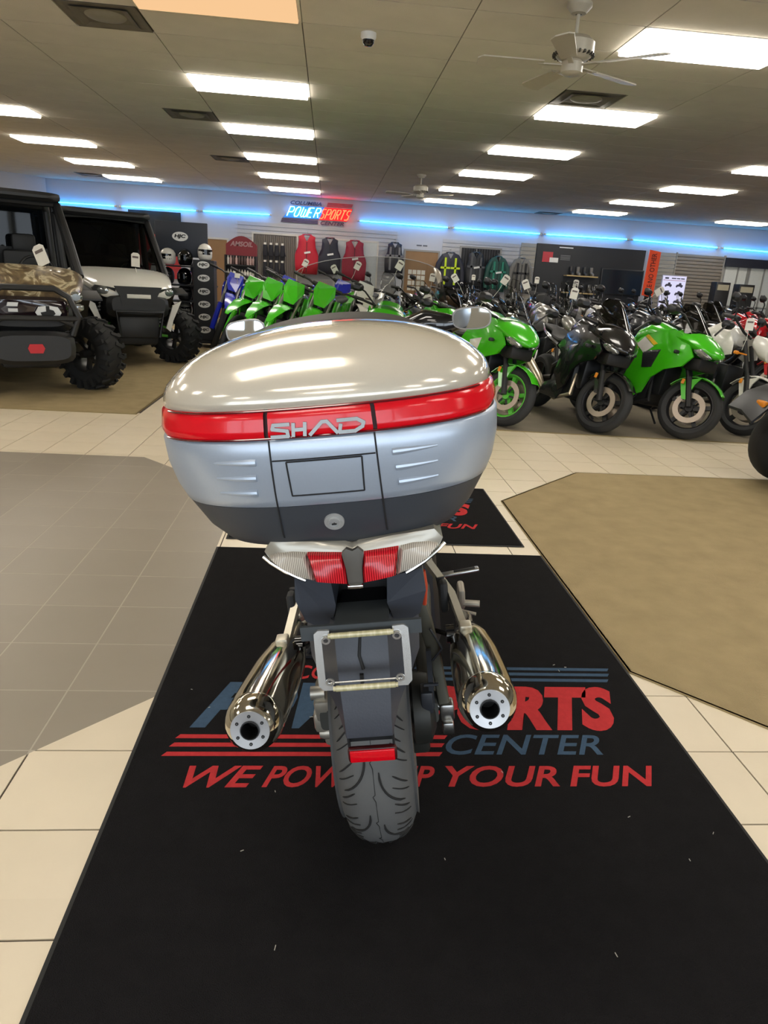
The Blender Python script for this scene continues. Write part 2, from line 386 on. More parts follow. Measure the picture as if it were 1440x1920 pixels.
# vents: square stepped diffusers
VENTM = mat('dusty_vent_metal', '6e675a', .7, var=.25, scale=8); VENTC = mat('vent_cone', '8d8675', .6)
def sqring(m, r0, z0, r1, z1, mi=0):
    m.loft([[V(-r0, -r0, z0), V(r0, -r0, z0), V(r0, r0, z0), V(-r0, r0, z0)], [V(-r1, -r1, z1), V(r1, -r1, z1), V(r1, r1, z1), V(-r1, r1, z1)]], mi, cap=False)
vlab = ['square ceiling vent at the top left corner of the photo', 'square ceiling vent beyond the amber light, second nearest on the left', 'small-looking ceiling vent far back on the left, third from the camera', 'square ceiling vent beside the second light of the middle right row', 'thin dark ceiling vent next to the back wall on the right', 'thin dark ceiling vent next to the back wall on the left']
for (c, r, hf), lb in zip(VENTS, vlab):
    t = thing('ceiling_vent', lb, 'vent', (CX+c*CW+(.75 if hf else .25)*CW, CY+(r+.5)*CH, H), group='ceiling vents')
    m = MB(); m.bx(-.3, .3, -.3, .3, .004, .014); sqring(m, .295, -.002, .295, .006); m.build('back_plate', VENTM, t, 0)
    m = MB(); sqring(m, .3, -.002, .25, .006); sqring(m, .22, -.012, .17, .003); m.build('louvre', VENTM, t, 0)
    m = MB(); m.lathe([(.0, -.018), (.09, -.018), (.15, -.004), (.16, .004)], (0, 0, 0), (0, 0, 1), 24); m.build('cone', VENTC, t)
# ceiling fans
FANW = mat('fan_enamel', 'b5ae9c', .35); FANV = mat('fan_vent_slots', '3b382f', .6)
def fan(label, loc, a0, drop):
    t = thing('ceiling_fan', label, 'ceiling fan', loc, (0, 0, a0), 'ceiling fans')
    MB().lathe([(.001, 0), (.085, 0), (.085, -.02), (.05, -.06), (.02, -.065)], (0, 0, 0), (0, 0, 1)).build('canopy', FANW, t)
    MB().tube([(0, 0, -.05), (0, 0, -drop)], .013).build('downrod', FANW, t)
    z = -drop
    MB().lathe([(.02, .01), (.1, 0), (.135, -.03), (.135, -.1), (.1, -.13), (.06, -.135), (.001, -.135)], (0, 0, z), (0, 0, 1)).build('motor_housing', FANW, t)
    m = MB()
    for k in range(24):
        a = 2*pi*k/24; m.box((.128*math.cos(a), .128*math.sin(a), z-.106), (.03, .012, .018), Matrix.Rotation(a, 3, 'Z'))
    m.build('housing_slots', FANV, t, 0)
    MB().lathe([(.06, -.13), (.075, -.15), (.075, -.21), (.05, -.225), (.001, -.225)], (0, 0, z), (0, 0, 1)).build('switch_housing', FANW, t)
    bl = MB(); ar = MB()
    pts = [(.20, -.05), (.62, -.07), (.655, -.04), (.655, .04), (.62, .07), (.20, .05)]
    bl.prism(pts, lambda u, v, d: (u, v, d-.17+.2*v), 0, .008); mb_ = bl.mesh('blade', FANW, 0)
    ar.box((.15, 0, -.165), (.18, .035, .008)); mar = ar.mesh('blade_arm', FANW, 0)
    for k in range(5):
        o = part(t, 'blade', mb_); o.location = (0, 0, z); o.rotation_euler = (0, 0, 2*pi*k/5)
        part(o, 'blade_arm', mar)
    return t
fan('white five-blade ceiling fan at the upper right, nearest the camera', (1.62, 5.43, H), rad(30), .20)
fan('distant ceiling fan in front of the neon wall, right of the neon sign', (1.63, 14.1, H), rad(40), .18)
t = thing('security_camera', 'small white dome security camera with a dark dome on the ceiling', 'camera', (.243, 6.44, H))
MB().lathe([(.001, 0), (.062, 0), (.062, -.03), (.05, -.05)], (0, 0, 0), (0, 0, 1)).build('housing', WHITEP, t)
MB().lathe([(.05, -.045), (.046, -.07), (.03, -.088), (.001, -.094)], (0, 0, 0), (0, 0, 1)).build('dome', GLOSSBLK, t)
# ================================================================ WALLS
WALL = mat('wall_paint', 'b9bcc4', .7, var=.03, scale=2, bump=.05); WALLW = mat('wall_paint_warm', 'bdb6a6', .7, var=.04, scale=2)
y0 = ROOM[3]
struct(MB().bx(-7.3, ROOM[1], y0, y0+.2, 0, H+.1).build('wall_back', WALL, smooth=0))
p, q = V(-7.3, y0, 0), V(-9.4, 17.4, 0); d = (q-p).normalized(); n = V(d.y, -d.x, 0)*-.2
struct(MB().prism([(p.x, p.y), (q.x, q.y), (q.x+n.x, q.y+n.y), (p.x+n.x, p.y+n.y)], lambda u, v, d: (u, v, d), 0, H+.1).build('wall_left_back', WALL, smooth=0))
struct(MB().bx(-9.6, -9.4, ROOM[2], 17.5, 0, H+.1).build('wall_left', WALLW, smooth=0))
struct(MB().bx(ROOM[1], ROOM[1]+.2, ROOM[2], y0+.2, 0, H+.1).build('wall_right', WALLW, smooth=0))
m = MB(); y1 = ROOM[2]
m.bx(-9.6, ROOM[1], y1-.2, y1, 0, .35); m.bx(-9.6, ROOM[1], y1-.2, y1, 2.75, H+.1)
for k in range(9): xx = -9.2+k*2.8; m.bx(xx-.08, xx+.08, y1-.2, y1, .35, 2.75)
struct(m.build('wall_front', WALLW, smooth=0))
for k in range(8):                                                 # sampling helpers for the daylight that comes through the shop windows
    L = bpy.data.lights.new('window_portal', 'AREA'); L.shape = 'RECTANGLE'; L.size = 2.64; L.size_y = 2.4; L.cycles.is_portal = True
    o = bpy.data.objects.new('window_portal', L); COL.objects.link(o); o.location = (-9.2+2.8*k+1.4, y1-.22, 1.55); o.rotation_euler = (rad(90), 0, 0)
# ================================================================ HERO TOURING MOTORCYCLE (local: +Y forward, rear tyre contact at the origin)
SILV = mat('champagne_silver_paint', 'c9c1b1', .16, .25, .9, var=.02, scale=300); SILB = mat('silver_grey_paint', 'b2becd', .34, .45, .2, var=.03, scale=300)
BOXD = mat('dark_grey_shell', '3a3e44', .5, bump=.08, scale=200, var=.04); SEAM = mat('panel_gap', '1a1b1e', .7)
REDL = mat('red_lens', 'd4081a', .16, 0, .25, var=.05, scale=50, spec=.35); REDD = mat('dark_red_lens', '5c0710', .15, 0, .6); MUFF = mat('polished_muffler', 'cfc9b8', .09, 1, var=.02)
PLATESIL = mat('satin_end_plate', 'c4c4c4', .32, .9); HOLE = DEEP
hero = thing('touring_motorcycle', 'silver touring motorcycle with top box seen from behind, parked on the black logo mat', 'motorcycle', (.197, 1.50, .009), (0, rad(-8.3), rad(-4.3)))
hero.rotation_mode = 'XYZ'
# XYZ euler applies X, then Y, then Z: lean about the bike's own long axis, then heading
# ---- top box shell
PROF = [(.908, .185, .135), (.916, .222, .168), (.948, .250, .193), (1.003, .280, .214), (1.03, .291, .223), (1.07, .300, .230), (1.11, .3015, .2315), (1.117, .301, .231), (1.166, .291, .223)]
BX0, BYC, BN = -.008, -.222, 2.6
def bxab(z):
    if z <= PROF[0][0]: return PROF[0][1:]
    for p, q in zip(PROF, PROF[1:]):
        if z <= q[0]:
            t = (z-p[0])/(q[0]-p[0]); return p[1]+(q[1]-p[1])*t, p[2]+(q[2]-p[2])*t
    s = max(0, 1-((z-1.166)/.112)**2.1)**(1/2.1); return PROF[-1][1]*s, PROF[-1][2]*s
def bring(z, off=0, seg=72):
    a, b = bxab(z); return ring((BX0, BYC, z), (1, 0, 0), (0, 1, 0), a+off, b+off, BN, seg)
def bsurf(x, z, off=0):                                            # point on the rear face
    a, b = bxab(z); a += off; b += off
    return V(x+BX0, BYC-b*max(0, 1-abs(x/a)**BN)**(1/BN), z)
def bang(t, z, off=0):                                             # t: angle from the rear centre
    a, b = bxab(z); a += off; b += off; c, s = math.cos(t), math.sin(t)
    return V(BX0+a*math.copysign(abs(s)**(2/BN), s), BYC-b*math.copysign(abs(c)**(2/BN), c), z)
low = MB().loft([bring(z) for z in (.908, .916, .93, .948, .975, 1.001)])
tb = low.build('top_box', BOXD, hero, 50, 'dark grey lower shell of the top box')
MB().loft([bring(z, o) for z, o in ((1.0, -.004), (1.0025, .001), (1.015, .001), (1.03, .001), (1.05, .001), (1.07, .001), (1.09, .001), (1.112, .001), (1.116, -.001), (1.119, -.004))]).build('silver_shell', SILB, tb, 50, 'silver grey middle shell')
MB().loft([bring(1.117, -.003), bring(1.168, -.003)]).build('lens_gasket', mat('lens_gasket', '33060b', .6), tb, 50)
for zz in (1.1205, 1.1630):
    m = MB(); m.tube([bang(-1.0+2.0*k/40, zz, .0042) for k in range(41)], .0017, 6); m.build('lens_rim', REDD, tb)
lz = [1.164, 1.166]+[1.166+.112*math.sin(pi/2*k/16) for k in range(1, 16)]+[1.2778]
MB().loft([bring(lz[0], .000)]+[bring(z, .002 if z < 1.2 else 0) for z in lz[1:]]).build('lid', SILV, tb, 50, 'glossy champagne silver domed lid')
def lens(t0, t1, name, n=24):
    rows = []
    for k in range(7):
        r = []
        for i in range(n+1):
            t = t0+(t1-t0)*i/n; e = max(0, (abs(t)-1.02)/.75); zb = 1.119+.040*e**1.3
            r.append(bang(t, zb+(1.1645-zb)*k/6, .0045 if 0 < k < 6 else .0005))
        rows.append(r)
    m = MB().sheet(rows); m.build(name, REDL, tb, 60)
def tof(x, z=1.14): 
    a, b = bxab(z); return math.copysign(math.asin(min(1, abs(x/a)**(BN/2))), x)
lens(tof(-.080), tof(.080), 'red_reflector'); lens(-1.72, tof(-.0865), 'red_reflector'); lens(tof(.0865), 1.72, 'red_reflector')
def strip(pts, wd, name, m=SEAM, off=.0006):                        # thin dark joint following the rear face
    b = MB(); b.tube([bsurf(x, z, off) for x, z in pts], wd, 6); return b
b = MB()
for s in (-1, 1):
    b.tube([bsurf(s*(.083+.003*(1.117-z)/.1), z, .0008) for z in [1.117-.012*k for k in range(16)]], .0016, 6)
b.tube([bsurf(-.082+.164*k/8, 1.084, .001) for k in range(9)], .0014, 6)
pts = [(-.06, 1.081), (.06, 1.081), (.0585, 1.022), (-.0585, 1.022), (-.06, 1.081)]
for p, q in zip(pts, pts[1:]): b.tube([bsurf(p[0]+(q[0]-p[0])*k/6, p[1]+(q[1]-p[1])*k/6, .001) for k in range(7)], .0015, 6)
b.build('panel_joints', SEAM, tb)
for s in (-1, 1):
    for k in range(3):
        m = MB(); zc = 1.083-.0262*k; xa = .108+.003*k; xb = .180-.0005*k
        m.tube([bsurf(s*(xa+(xb-xa)*i/10), zc, -.001) for i in range(11)], [.0062, .0066]+[.0064-.00045*i for i in range(9)], 10); m.build('vent_rib', SILB, tb)
m = MB(); c = bsurf(.002, .966); m.lathe([(.001, .004), (.008, .004), (.0085, .006), (.011, .006), (.0115, .003), (.0165, .003), (.018, -.004)], c, (0, -1, -.42), 28); m.build('lock', mat('lock_satin', 'b9bab8', .35, .35), tb)
m = MB(); m.box(c+V(0, -.0065, -.0028), (.008, .004, .0016)); m.build('key_slot', DEEP, tb, 0)
# chrome lettering S H A D as strokes lying on the lens
def stroke(m, pts, wd, d=.004):
    P = [bsurf(x, z, .006) for x, z in pts]
    for p, q in zip(pts, pts[1:]):
        dx, dz = q[0]-p[0], q[1]-p[1]; L = math.hypot(dx, dz); nx, nz = -dz/L*wd/2, dx/L*wd/2; ex, ez = dx/L*wd*.3, dz/L*wd*.3
        quad = [(p[0]+nx-ex, p[1]+nz-ez), (q[0]+nx+ex, q[1]+nz+ez), (q[0]-nx+ex, q[1]-nz+ez), (p[0]-nx-ex, p[1]-nz-ez)]
        m.prism(quad, lambda u, v, o: bsurf(u, v, o), .004, .0075)
LZ0, LZ1 = 1.1235, 1.1415; zm = (LZ0+LZ1)/2
for nm, strokes in {'letter_s': [[(-.048, LZ1), (-.072, LZ1), (-.074, zm+.003), (-.051, zm-.001), (-.050, LZ0), (-.076, LZ0)]],
                    'letter_h': [[(-.0405, LZ1), (-.042, LZ0)], [(-.0225, LZ1), (-.024, LZ0)], [(-.041, zm), (-.023, zm)]],
                    'letter_a': [[(-.0155, LZ0), (.004, LZ1), (.0115, LZ1), (.0265, LZ0)]],
                    'letter_d': [[(.0285, LZ1), (.058, LZ1), (.068, zm+.003), (.066, zm-.003), (.054, LZ0), (.030, LZ0), (.0325, zm+.002)]]}.items():
    m = MB()
    for st in strokes: stroke(m, st, .0055)
    m.build(nm, mat('letter_chrome', '6f6f6d', .25, 1), tb, 0)
# black backrest pad on the front of the box, base plate and rack under it
m = MB(); rows = []
for k in range(25):
    a = pi*(.02+.96*k/24); x = BX0+.185*math.cos(a); y = BYC+.10+.138*math.sin(a)**.75
    rows.append([V(x, y-.05*math.sin(a), 1.225+.045*math.sin(a)), V(x, y, 1.236+.045*math.sin(a)), V(x, y+.016, 1.225+.04*math.sin(a)), V(x, y+.012, 1.12)])
m.sheet(rows, (0, 0, -.012)); m.build('backrest_pad', mat('black_vinyl', '2b2826', .6, bump=.1, scale=90), tb, 60)
MB().bx(-.13, .11, -.36, .02, .915, .93, 0, .006).bx(-.10, .08, -.33, .0, .895, .918, 0, .005).build('luggage_rack', BLACKP, hero)
# ---- tail cowl and lights
def shp(x, zz=0): return -.405+1.0*abs(x)**2                         # tail face swept forward to the sides
def extr(m, outline, y0f, y1f, mi=0, bulge=0):
    """solid between two swept faces; outline in x,z"""
    n = len(outline); cx = sum(p[0] for p in outline)/n; cz = sum(p[1] for p in outline)/n
    f = [V(x, y0f(x), z) for x, z in outline]; bk = [V(x, y1f(x), z) for x, z in outline]
    ins = [V(cx+(x-cx)*.86, y0f(cx+(x-cx)*.86)-bulge, cz+(z-cz)*.80) for x, z in outline]
    vs = bk+f+ins; fs = [(i, (i+1) % n, n+(i+1) % n, n+i) for i in range(n)]+[(n+i, n+(i+1) % n, 2*n+(i+1) % n, 2*n+i) for i in range(n)]+[tuple(range(2*n, 3*n)), tuple(reversed(range(n)))]
    return m.add(vs, fs, mi)
TX = .018
def sx(l): return [(x+TX, z) for x, z in l]
out = [(-.157, .906), (-.149, .891), (-.126, .872), (-.095, .858), (-.05, .848), (.0, .844), (.05, .848), (.095, .858), (.126, .872), (.149, .891), (.157, .906), (.143, .925), (.07, .925), (.012, .919), (0, .912), (-.012, .919), (-.07, .925), (-.143, .925)]
m = MB(); extr(m, sx(out), lambda x: shp(x-TX), lambda x: shp(x-TX)+.16, 0, .004)
tail = m.build('tail_cowl', mat('tail_silver', 'aaa598', .3, .4, .4, var=.03), hero, 50, 'silver grey tail cowl around the rear lamps')
def lensp(ol, name, m_, bulge=.008, y=-.010, mats=None):
    m = MB(); extr(m, sx(ol), lambda x: shp(x-TX)+y, lambda x: shp(x-TX)+.01, 0, bulge); return m.build(name, m_, tail, 60)
RIBC = ramp_mat('ribbed_clear_lens', [(0, '7a7166'), (.5, 'c9c0b2'), (1, 'e2dacb')], 95, .25, (1, .15, .15), 'wave', .15); RIBR = ramp_mat('ribbed_red_lens', [(0, '8d0412'), (.75, 'c4081a'), (1, 'e8303a')], 80, .25, (1, .15, .15), 'wave', .15)
lensp([(-.147, .899), (-.130, .880), (-.100, .863), (-.073, .856), (-.082, .905), (-.105, .908), (-.132, .906)], 'turn_lens', RIBC); lensp([(.147, .899), (.130, .880), (.100, .863), (.073, .856), (.082, .905), (.105, .908), (.132, .906)], 'turn_lens', RIBC)
lensp([(-.070, .854), (-.04, .850), (-.013, .847), (-.0145, .876), (-.019, .903), (-.079, .905)], 'brake_lens', RIBR, .01); lensp([(.070, .854), (.04, .850), (.013, .847), (.0145, .876), (.019, .903), (.079, .905)], 'brake_lens', RIBR, .01)
lensp([(-.0125, .844), (.0125, .844), (.014, .876), (.0185, .905), (.010, .914), (0, .909), (-.010, .914), (-.0185, .905), (-.014, .876)], 'centre_trim', mat('grey_trim', '57544e', .5, .1), .001, -.014)
m = MB(); m.box((TX, -.425, .847), (.027, .012, .007), None, 0, .002); m.build('chrome_clip', CHROME, tail)
m = MB()
for s in (-1, 1): m.tube([V(TX+s*(.16-.012*k), shp(.16-.012*k)-.002, [.897, .886, .878, .870, .864, .858, .853][k]) for k in range(7)], .0035, 8)
m.build_lr('silver_edge_trim', CHROME, tail)
# red wiring tail, side grab handles
m = MB()
for s in (-1, 1): m.tube([(TX+s*.115, -.30, .935), (TX+s*.165, -.22, .93), (TX+s*.18, -.05, .92), (TX+s*.175, .1, .90), (TX+s*.12, .18, .88)], [.008, .012, .013, .013, .009], 12)
m.build_lr('grab_rail', SILB, hero)
m = MB()
for s in (-1, 1): m.loft([ring((TX+s*.115, y, z), (1, 0, 0), (0, 0, 1), a, b, 3, 16) for y, z, a, b in [(-.3, .87, .02, .04), (-.1, .86, .06, .06), (.15, .84, .07, .08), (.35, .8, .06, .1)]])
m.build_lr('side_cover', mat('silver_body', 'b5ae9f', .22, .4, .7, var=.03), hero)
# ---- dark under-tail
ut = MB()
for s in (-1, 1):
    q = [(.052, .822), (.118, .834), (.122, .79), (.108, .742), (.085, .728), (.058, .735), (.048, .77)]
    ut.prism([(TX+s*x, z) for x, z in q], lambda u, v, d: V(u, -.345+d+.5*abs(v-.80)*.2, v), 0, .25)
ut.build_lr('undertail_panel', mat('undertail_plastic', '33373f', .4, bump=.03, scale=40), hero, 0)
m = MB(); m.bx(TX-.10, TX+.10, -.24, .0, .66, .84, 0, .01); m.bx(TX-.045, TX+.045, -.30, -.2, .735, .757, 0, .004); m.bx(TX-.06, TX+.06, -.33, -.2, .826, .846, 0, .004); m.build('undertail_cavity', mat('undertail_shaded_black', '0c0c0e', .5), hero)  # black plastic darkened further, shade of the deep cavity put into its colour
m = MB(); m.bx(TX-.108, TX+.108, -.413, -.405, .741, .768); m.bx(TX-.05, TX+.05, -.41, -.3, .75, .757); m.build('plate_bracket', mat('bracket_grey', '3f4447', .5), hero, 0)
# ---- number plate frame: two bright ends and two clear LED tubes
pf = MB()
PX = TX
for s in (-1, 1):
    ol = [(.056, .762), (.076, .763), (.084, .757), (.085, .70), (.084, .660), (.076, .651), (.058, .651), (.058, .662), (.071, .668), (.071, .745), (.056, .750)]
    pf.prism([(PX+s*x, z) for x, z in ol], lambda u, v, d: V(u, -.420+d-(.76-v)*.15, v), 0, .006)
    for zz in (.746, .668): pf.lathe([(.0045, -.001), (.0045, .002), (.008, .002), (.008, -.001)], (PX+s*.063, -.422-(.76-zz)*.15, zz), (0, -1, -.1), 14)
pf.tube([(PX-.07, -.417, .749), (PX+.07, -.417, .749)], .002, 6).tube([(PX-.07, -.431, .663), (PX+.07, -.431, .663)], .002, 6)
pfo = pf.build('plate_frame', mat('bright_frame', 'dcdcd8', .25, .8, var=.01), hero, 20)
TUBE = ramp_mat('led_tube_plastic', [(0, '8f8a66'), (.5, 'b5ae86'), (1, 'efe9c8')], 160, .12, (1, .2, .2), 'noise', .8)
for zz in (.755, .657):
    m = MB(); y = -.426-(.76-zz)*.15
    m.tube([(PX-.058, y, zz), (PX-.0535, y, zz), (PX-.053, y, zz), (PX+.053, y, zz), (PX+.0535, y, zz), (PX+.058, y, zz)], [.0045, .0045, .0056, .0056, .0045, .0045], 14); m.build('led_tube', TUBE, pfo)
# ---- mud guard behind the wheel, reflector
mg = MB()
def P3(l): return [V(TX-.006+x, y, z) for x, y, z in l]
secs = []
for z, yc, hw, sw, sy in [(.745, -.345, .052, .105, -.26), (.70, -.36, .052, .112, -.27), (.64, -.375, .051, .108, -.29), (.60, -.386, .049, .085, -.325), (.565, -.394, .047, .060, -.365), (.530, -.400, .046, .047, -.392), (.522, -.400, .0455, .0465, -.394)]:
    secs.append(P3([(-sw, sy, z), (-hw, yc, z), (-hw*.95, yc-.004, z), (hw*.95, yc-.004, z), (hw, yc, z), (sw, sy, z), (sw-.004, sy+.01, z), (hw-.004, yc+.012, z), (-hw+.004, yc+.012, z), (-sw+.004, sy+.01, z)]))
mg.loft(secs); fen = mg.build('mud_guard', mat('mud_guard_plastic', '3b3e46', .42, bump=.03, scale=60), hero, 30)
m = MB(); m.prism([(-.044, .522), (.044, .522), (.045, .50), (-.043, .50)], lambda u, v, d: V(TX-.006+u, -.385+d, v), 0, .02); m.bx(TX-.05, TX-.046, -.40, -.385, .49, .53); m.bx(TX+.036, TX+.040, -.40, -.385, .49, .53); m.build('reflector_mount', DEEP, fen, 0)
m = MB(); m.box((TX-.004, -.402, .484), (.094, .014, .032), None, 0, .005); m.build('reflector_rim', mat('reflector_rim_red', '3a0508', .4), fen)
m = MB(); m.box((TX-.004, -.409, .484), (.086, .006, .025), None, 0, .002); m.build('red_reflector', mat('red_reflector', 'd4081a', .2, 0, .5, var=.15, scale=200), fen)
m = MB(); m.bx(TX-.014, TX-.007, -.385, -.378, .628, .646); m.build('slot', DEEP, fen, 0)
m = MB(); m.tube([(TX, -.345, .735), (TX-.008, -.36, .71), (TX-.012, -.372, .68), (TX-.006, -.38, .655)], .003, 8); m.build('wire', DEEP, fen)
# ---- rear wheel
def wheel(par, name, c, r, wd, tire_m, rim_m, discs=(), rimr=.68, spokes=5, Mx=None, seg=48, profile=2.0, disc_m=None, disc_r=.15):
    """tyre of radius r, half width wd (axle along X) with rim and disc as sub-parts"""
    c = Vector(c); th = r*(1-rimr)
    m = MB(); prof = [(r-th+th*max(0, 1-abs(t)**profile)**(1/profile) if abs(t) < 1 else r-th, wd*t) for t in [-.86, -.97, -1, -.94, -.8, -.6, -.35, 0, .35, .6, .8, .94, 1, .97, .86]]
    prof[0] = (r-th*1.02, -wd*.78); prof[-1] = (r-th*1.02, wd*.78); prof[1] = (r-th*.8, -wd*.95); prof[-2] = (r-th*.8, wd*.95); prof[2] = (r-th*.55, -wd); prof[-3] = (r-th*.55, wd)
    m.lathe(prof, c, (1, 0, 0), seg)
    if Mx: m.xf(Mx)
    ty = m.build(name, tire_m, par, 60)
    m = MB(); ri = r-th; m.lathe([(ri*1.03, -wd*.8), (ri*.97, -wd*.82), (ri*.9, -wd*.55), (ri*.88, 0), (ri*.9, wd*.55), (ri*.97, wd*.82), (ri*1.03, wd*.8)], c, (1, 0, 0), seg)
    for k in range(spokes):
        a = 2*pi*k/spokes+.3; R = Matrix.Rotation(a, 4, 'X'); s0 = len(m.v)
        m.loft([[V(-.022, y, -.03*f), V(.022, y, -.03*f), V(.022, y, .03*f), V(-.022, y, .03*f)] for y, f in ((.03, 1), (ri*.45, .55), (ri*.92, .7))])
        m.xf(Matrix.Translation(c)@R, s0)
    m.lathe([(.0, -wd*.9), (.035, -wd*.9), (.045, -wd*.5), (.045, wd*.5), (.035, wd*.9), (0, wd*.9)], c, (1, 0, 0), 16)
    if Mx: m.xf(Mx)
    m.build('rim', rim_m, ty, 40)
    for s in discs:
        m = MB(); x = s*(wd*.95)
        m.lathe([(disc_r*.66, x-.003), (disc_r, x-.003), (disc_r, x+.003), (disc_r*.66, x+.003)], c, (1, 0, 0), 40, closed=True)
        for k in range(6):
            a = 2*pi*k/6; R = Matrix.Rotation(a, 4, 'X'); s0 = len(m.v); m.box((x, disc_r*.5, 0), (.005, disc_r*.42, .02), None, 1); m.xf(Matrix.Translation(c)@R, s0)
        if Mx: m.xf(Mx)
        m.build('brake_disc', [disc_m or DISCM, BLACKP], ty, 40)
    return ty
TYRE = mat('hero_tyre_rubber', '5b5b5a', .62, var=.12, scale=20, bump=.05); GROOVE = mat('tread_groove', '1b1b1b', .8)
rw = wheel(hero, 'rear_wheel', (0, 0, .316), .316, .090, TYRE, STEEL, (-1, 1), .66, 5, profile=2.3)
def tsurf(t, x, o=.0004):                                            # t: angle around the tyre from straight back, downward positive
    th = .316*.34; r = .316-th+th*max(0, 1-abs(x/.09)**2.3)**(1/2.3)+o
    return V(x, -r*math.cos(t), .316-r*math.sin(t))
m = MB()
for k in range(11):
    t0 = -.75+.24*k
    for s in (-1, 1):
        o = t0+(.12 if s > 0 else 0)
        if k % 2 == 0: m.tube([tsurf(o+.30*(i/9)**.8, s*(.014+.050*(i/9)**1.9)) for i in range(10)], [.0012]+[.0026]*8+[.0012], 6)
        m.tube([tsurf(o+.05+.11*i/6, s*(.042+.030*(i/6)**.9)) for i in range(7)], [.001]+[.0020]*5+[.001], 6)
        m.tube([tsurf(o+.14+.09*i/6, s*(.040+.034*(i/6)**.9)) for i in range(7)], [.001]+[.0014]*5+[.001], 6)
pts = [(-.7, .0), (-.3, .0)]; zz = []
for k in range(7): zz += [(-.7+.26*k, .002), (-.7+.26*k+.20, .002), (-.7+.26*k+.215, -.003)]
m.tube([tsurf(t, x) for t, x in zz], .0009, 5)
m.build('tread_grooves', GROOVE, rw)
wheel(hero, 'front_wheel', (0, 1.545, .30), .30, .06, RUBBER, STEEL, (-1, 1), .7, 5)
# ---- mufflers with end cap, plate, outlet; hanger brackets
for s, ex, fx, ez, fz in ((-1, -.212, -.212, .557, .452), (1, .241, .251, .566, .447)):
    a = V(ex, -.405, ez); f = V(fx, .10, fz); d = (f-a).normalized(); L = (f-a).length
    m = MB(); m.lathe([(.0565, .045), (.0565, .05), (.058, .07), (.059, L*.5), (.056, L*.72), (.046, L*.9), (.03, L*1.0), (.026, L*1.25)], a, d, 40); mu = m.build('muffler', MUFF, hero, 60)
    m = MB(); m.lathe([(.0375, .0), (.042, .004), (.051, .016), (.056, .036), (.0575, .046), (.0565, .05)], a, d, 40); m.build('end_cap', MUFF, mu, 60)
    m = MB(); m.lathe([(.0170, .0), (.0375, -.001), (.0385, .004)], a, d, 40); m.build('end_plate', PLATESIL, mu, 30)
    m = MB(); m.lathe([(.0165, -.004), (.0185, -.004), (.0185, .003)], a, d, 24); m.lathe([(.0165, -.004), (.0165, .05), (.001, .05)], a, d, 24); m.build('outlet', HOLE, mu, 30)
    u = d.orthogonal().normalized(); v = d.cross(u); m = MB()
    for k in range(6):
        an = 2*pi*k/6+.3; p = a+u*(.0275*math.cos(an))+v*(.0275*math.sin(an))-d*.0015; m.lathe([(.001, -.0006), (.0032, -.0006), (.0034, .001)], p, d, 10)
    m.build('rivets', HOLE, mu, 20)
    m = MB(); bx_ = ex-s*.006
    m.box((bx_, -.03, .528), (.030, .035, .040), None, 0, .005)
    m.loft([[V(bx_-.008, .0, .52), V(bx_+.010, .0, .52), V(bx_+.010, .02, .50), V(bx_-.008, .02, .50)], [V(bx_-s*.02-.009, .09, .575), V(bx_-s*.02+.009, .09, .575), V(bx_-s*.02+.009, .11, .55), V(bx_-s*.02-.009, .11, .55)], [V(s*.165-.010, .17, .63), V(s*.165+.010, .17, .63), V(s*.165+.010, .2, .6), V(s*.165-.010, .2, .6)], [V(s*.15-.012, .2, .69), V(s*.15+.012, .2, .69), V(s*.15+.012, .23, .67), V(s*.15-.012, .23, .67)]])
    m.build('muffler_hanger', mat('hanger_aluminium', 'cfc8b4', .38, .5), hero, 30)
    m = MB(); m.tube([(bx_-s*.025, .0, .505), (bx_-s*.045, .0, .505)], .022, 20); m.tube([(bx_-s*.044, .0, .505), (bx_-s*.09, .03, .51)], .006); m.build('hanger_rubber', GLOSSBLK, hero)
    m = MB(); m.tube([(s*.19, .13, .60), (s*.195, .12, .55)], [.012, .010], 12); m.box((s*.195, .10, .56), (.022, .04, .085), None, 0, .01); m.build('pillion_peg', RUBBER, hero)
    m = MB(); k_ = 1 if s > 0 else .80; m.box((s*.255*k_, .30, .46), (.02, .05, .075), Matrix.Rotation(.3, 3, 'X'), 0, .008); m.tube([(s*.26*k_, .29, .44), (s*.305*k_, .28, .438)], .010, 10); m.tube([(s*.24*k_, .27, .43), (s*.29*k_, .25, .422)], .005, 8); m.build('rider_peg', ALU, hero)
# foot lever on the right seen against the mat
m = MB(); m.box((.275, .55, .42), (.125, .030, .012), Matrix.Rotation(-.12, 3, 'Y'), 0, .005); m.box((.290, .55, .4263), (.070, .018, .006), Matrix.Rotation(-.12, 3, 'Y'), 1, .002); m.build('brake_lever', [STEEL, DEEP], hero)
# swing arm, drive shaft on the right, final drive, brake caliper on the left
m = MB()
m.loft([ring((.135, y, z), (1, 0, 0), (0, 0, 1), a, b, 4, 16) for y, z, a, b in [(-.05, .316, .022, .03), (.1, .34, .024, .035), (.3, .37, .03, .04), (.5, .40, .04, .05)]]); m.loft([ring((-.12, y, z), (1, 0, 0), (0, 0, 1), a, b, 4, 16) for y, z, a, b in [(-.05, .316, .018, .028), (.1, .34, .02, .03), (.3, .37, .025, .035), (.5, .40, .03, .05)]])
m.build('swing_arm', mat('dark_swing_arm', '4a4b48', .5, .3), hero)
m = MB(); m.loft([ring((x, -.02+.0, z), (1, 0, 0), (0, 1, 0), a, .022, 4, 14) for z, x, a in [(.64, .128, .012), (.56, .140, .018), (.46, .158, .016), (.40, .165, .014), (.33, .172, .015), (.325, .173, .016)]]); m.build('shock_link', mat('dark_olive_link', '55544a', .5, .3), hero)
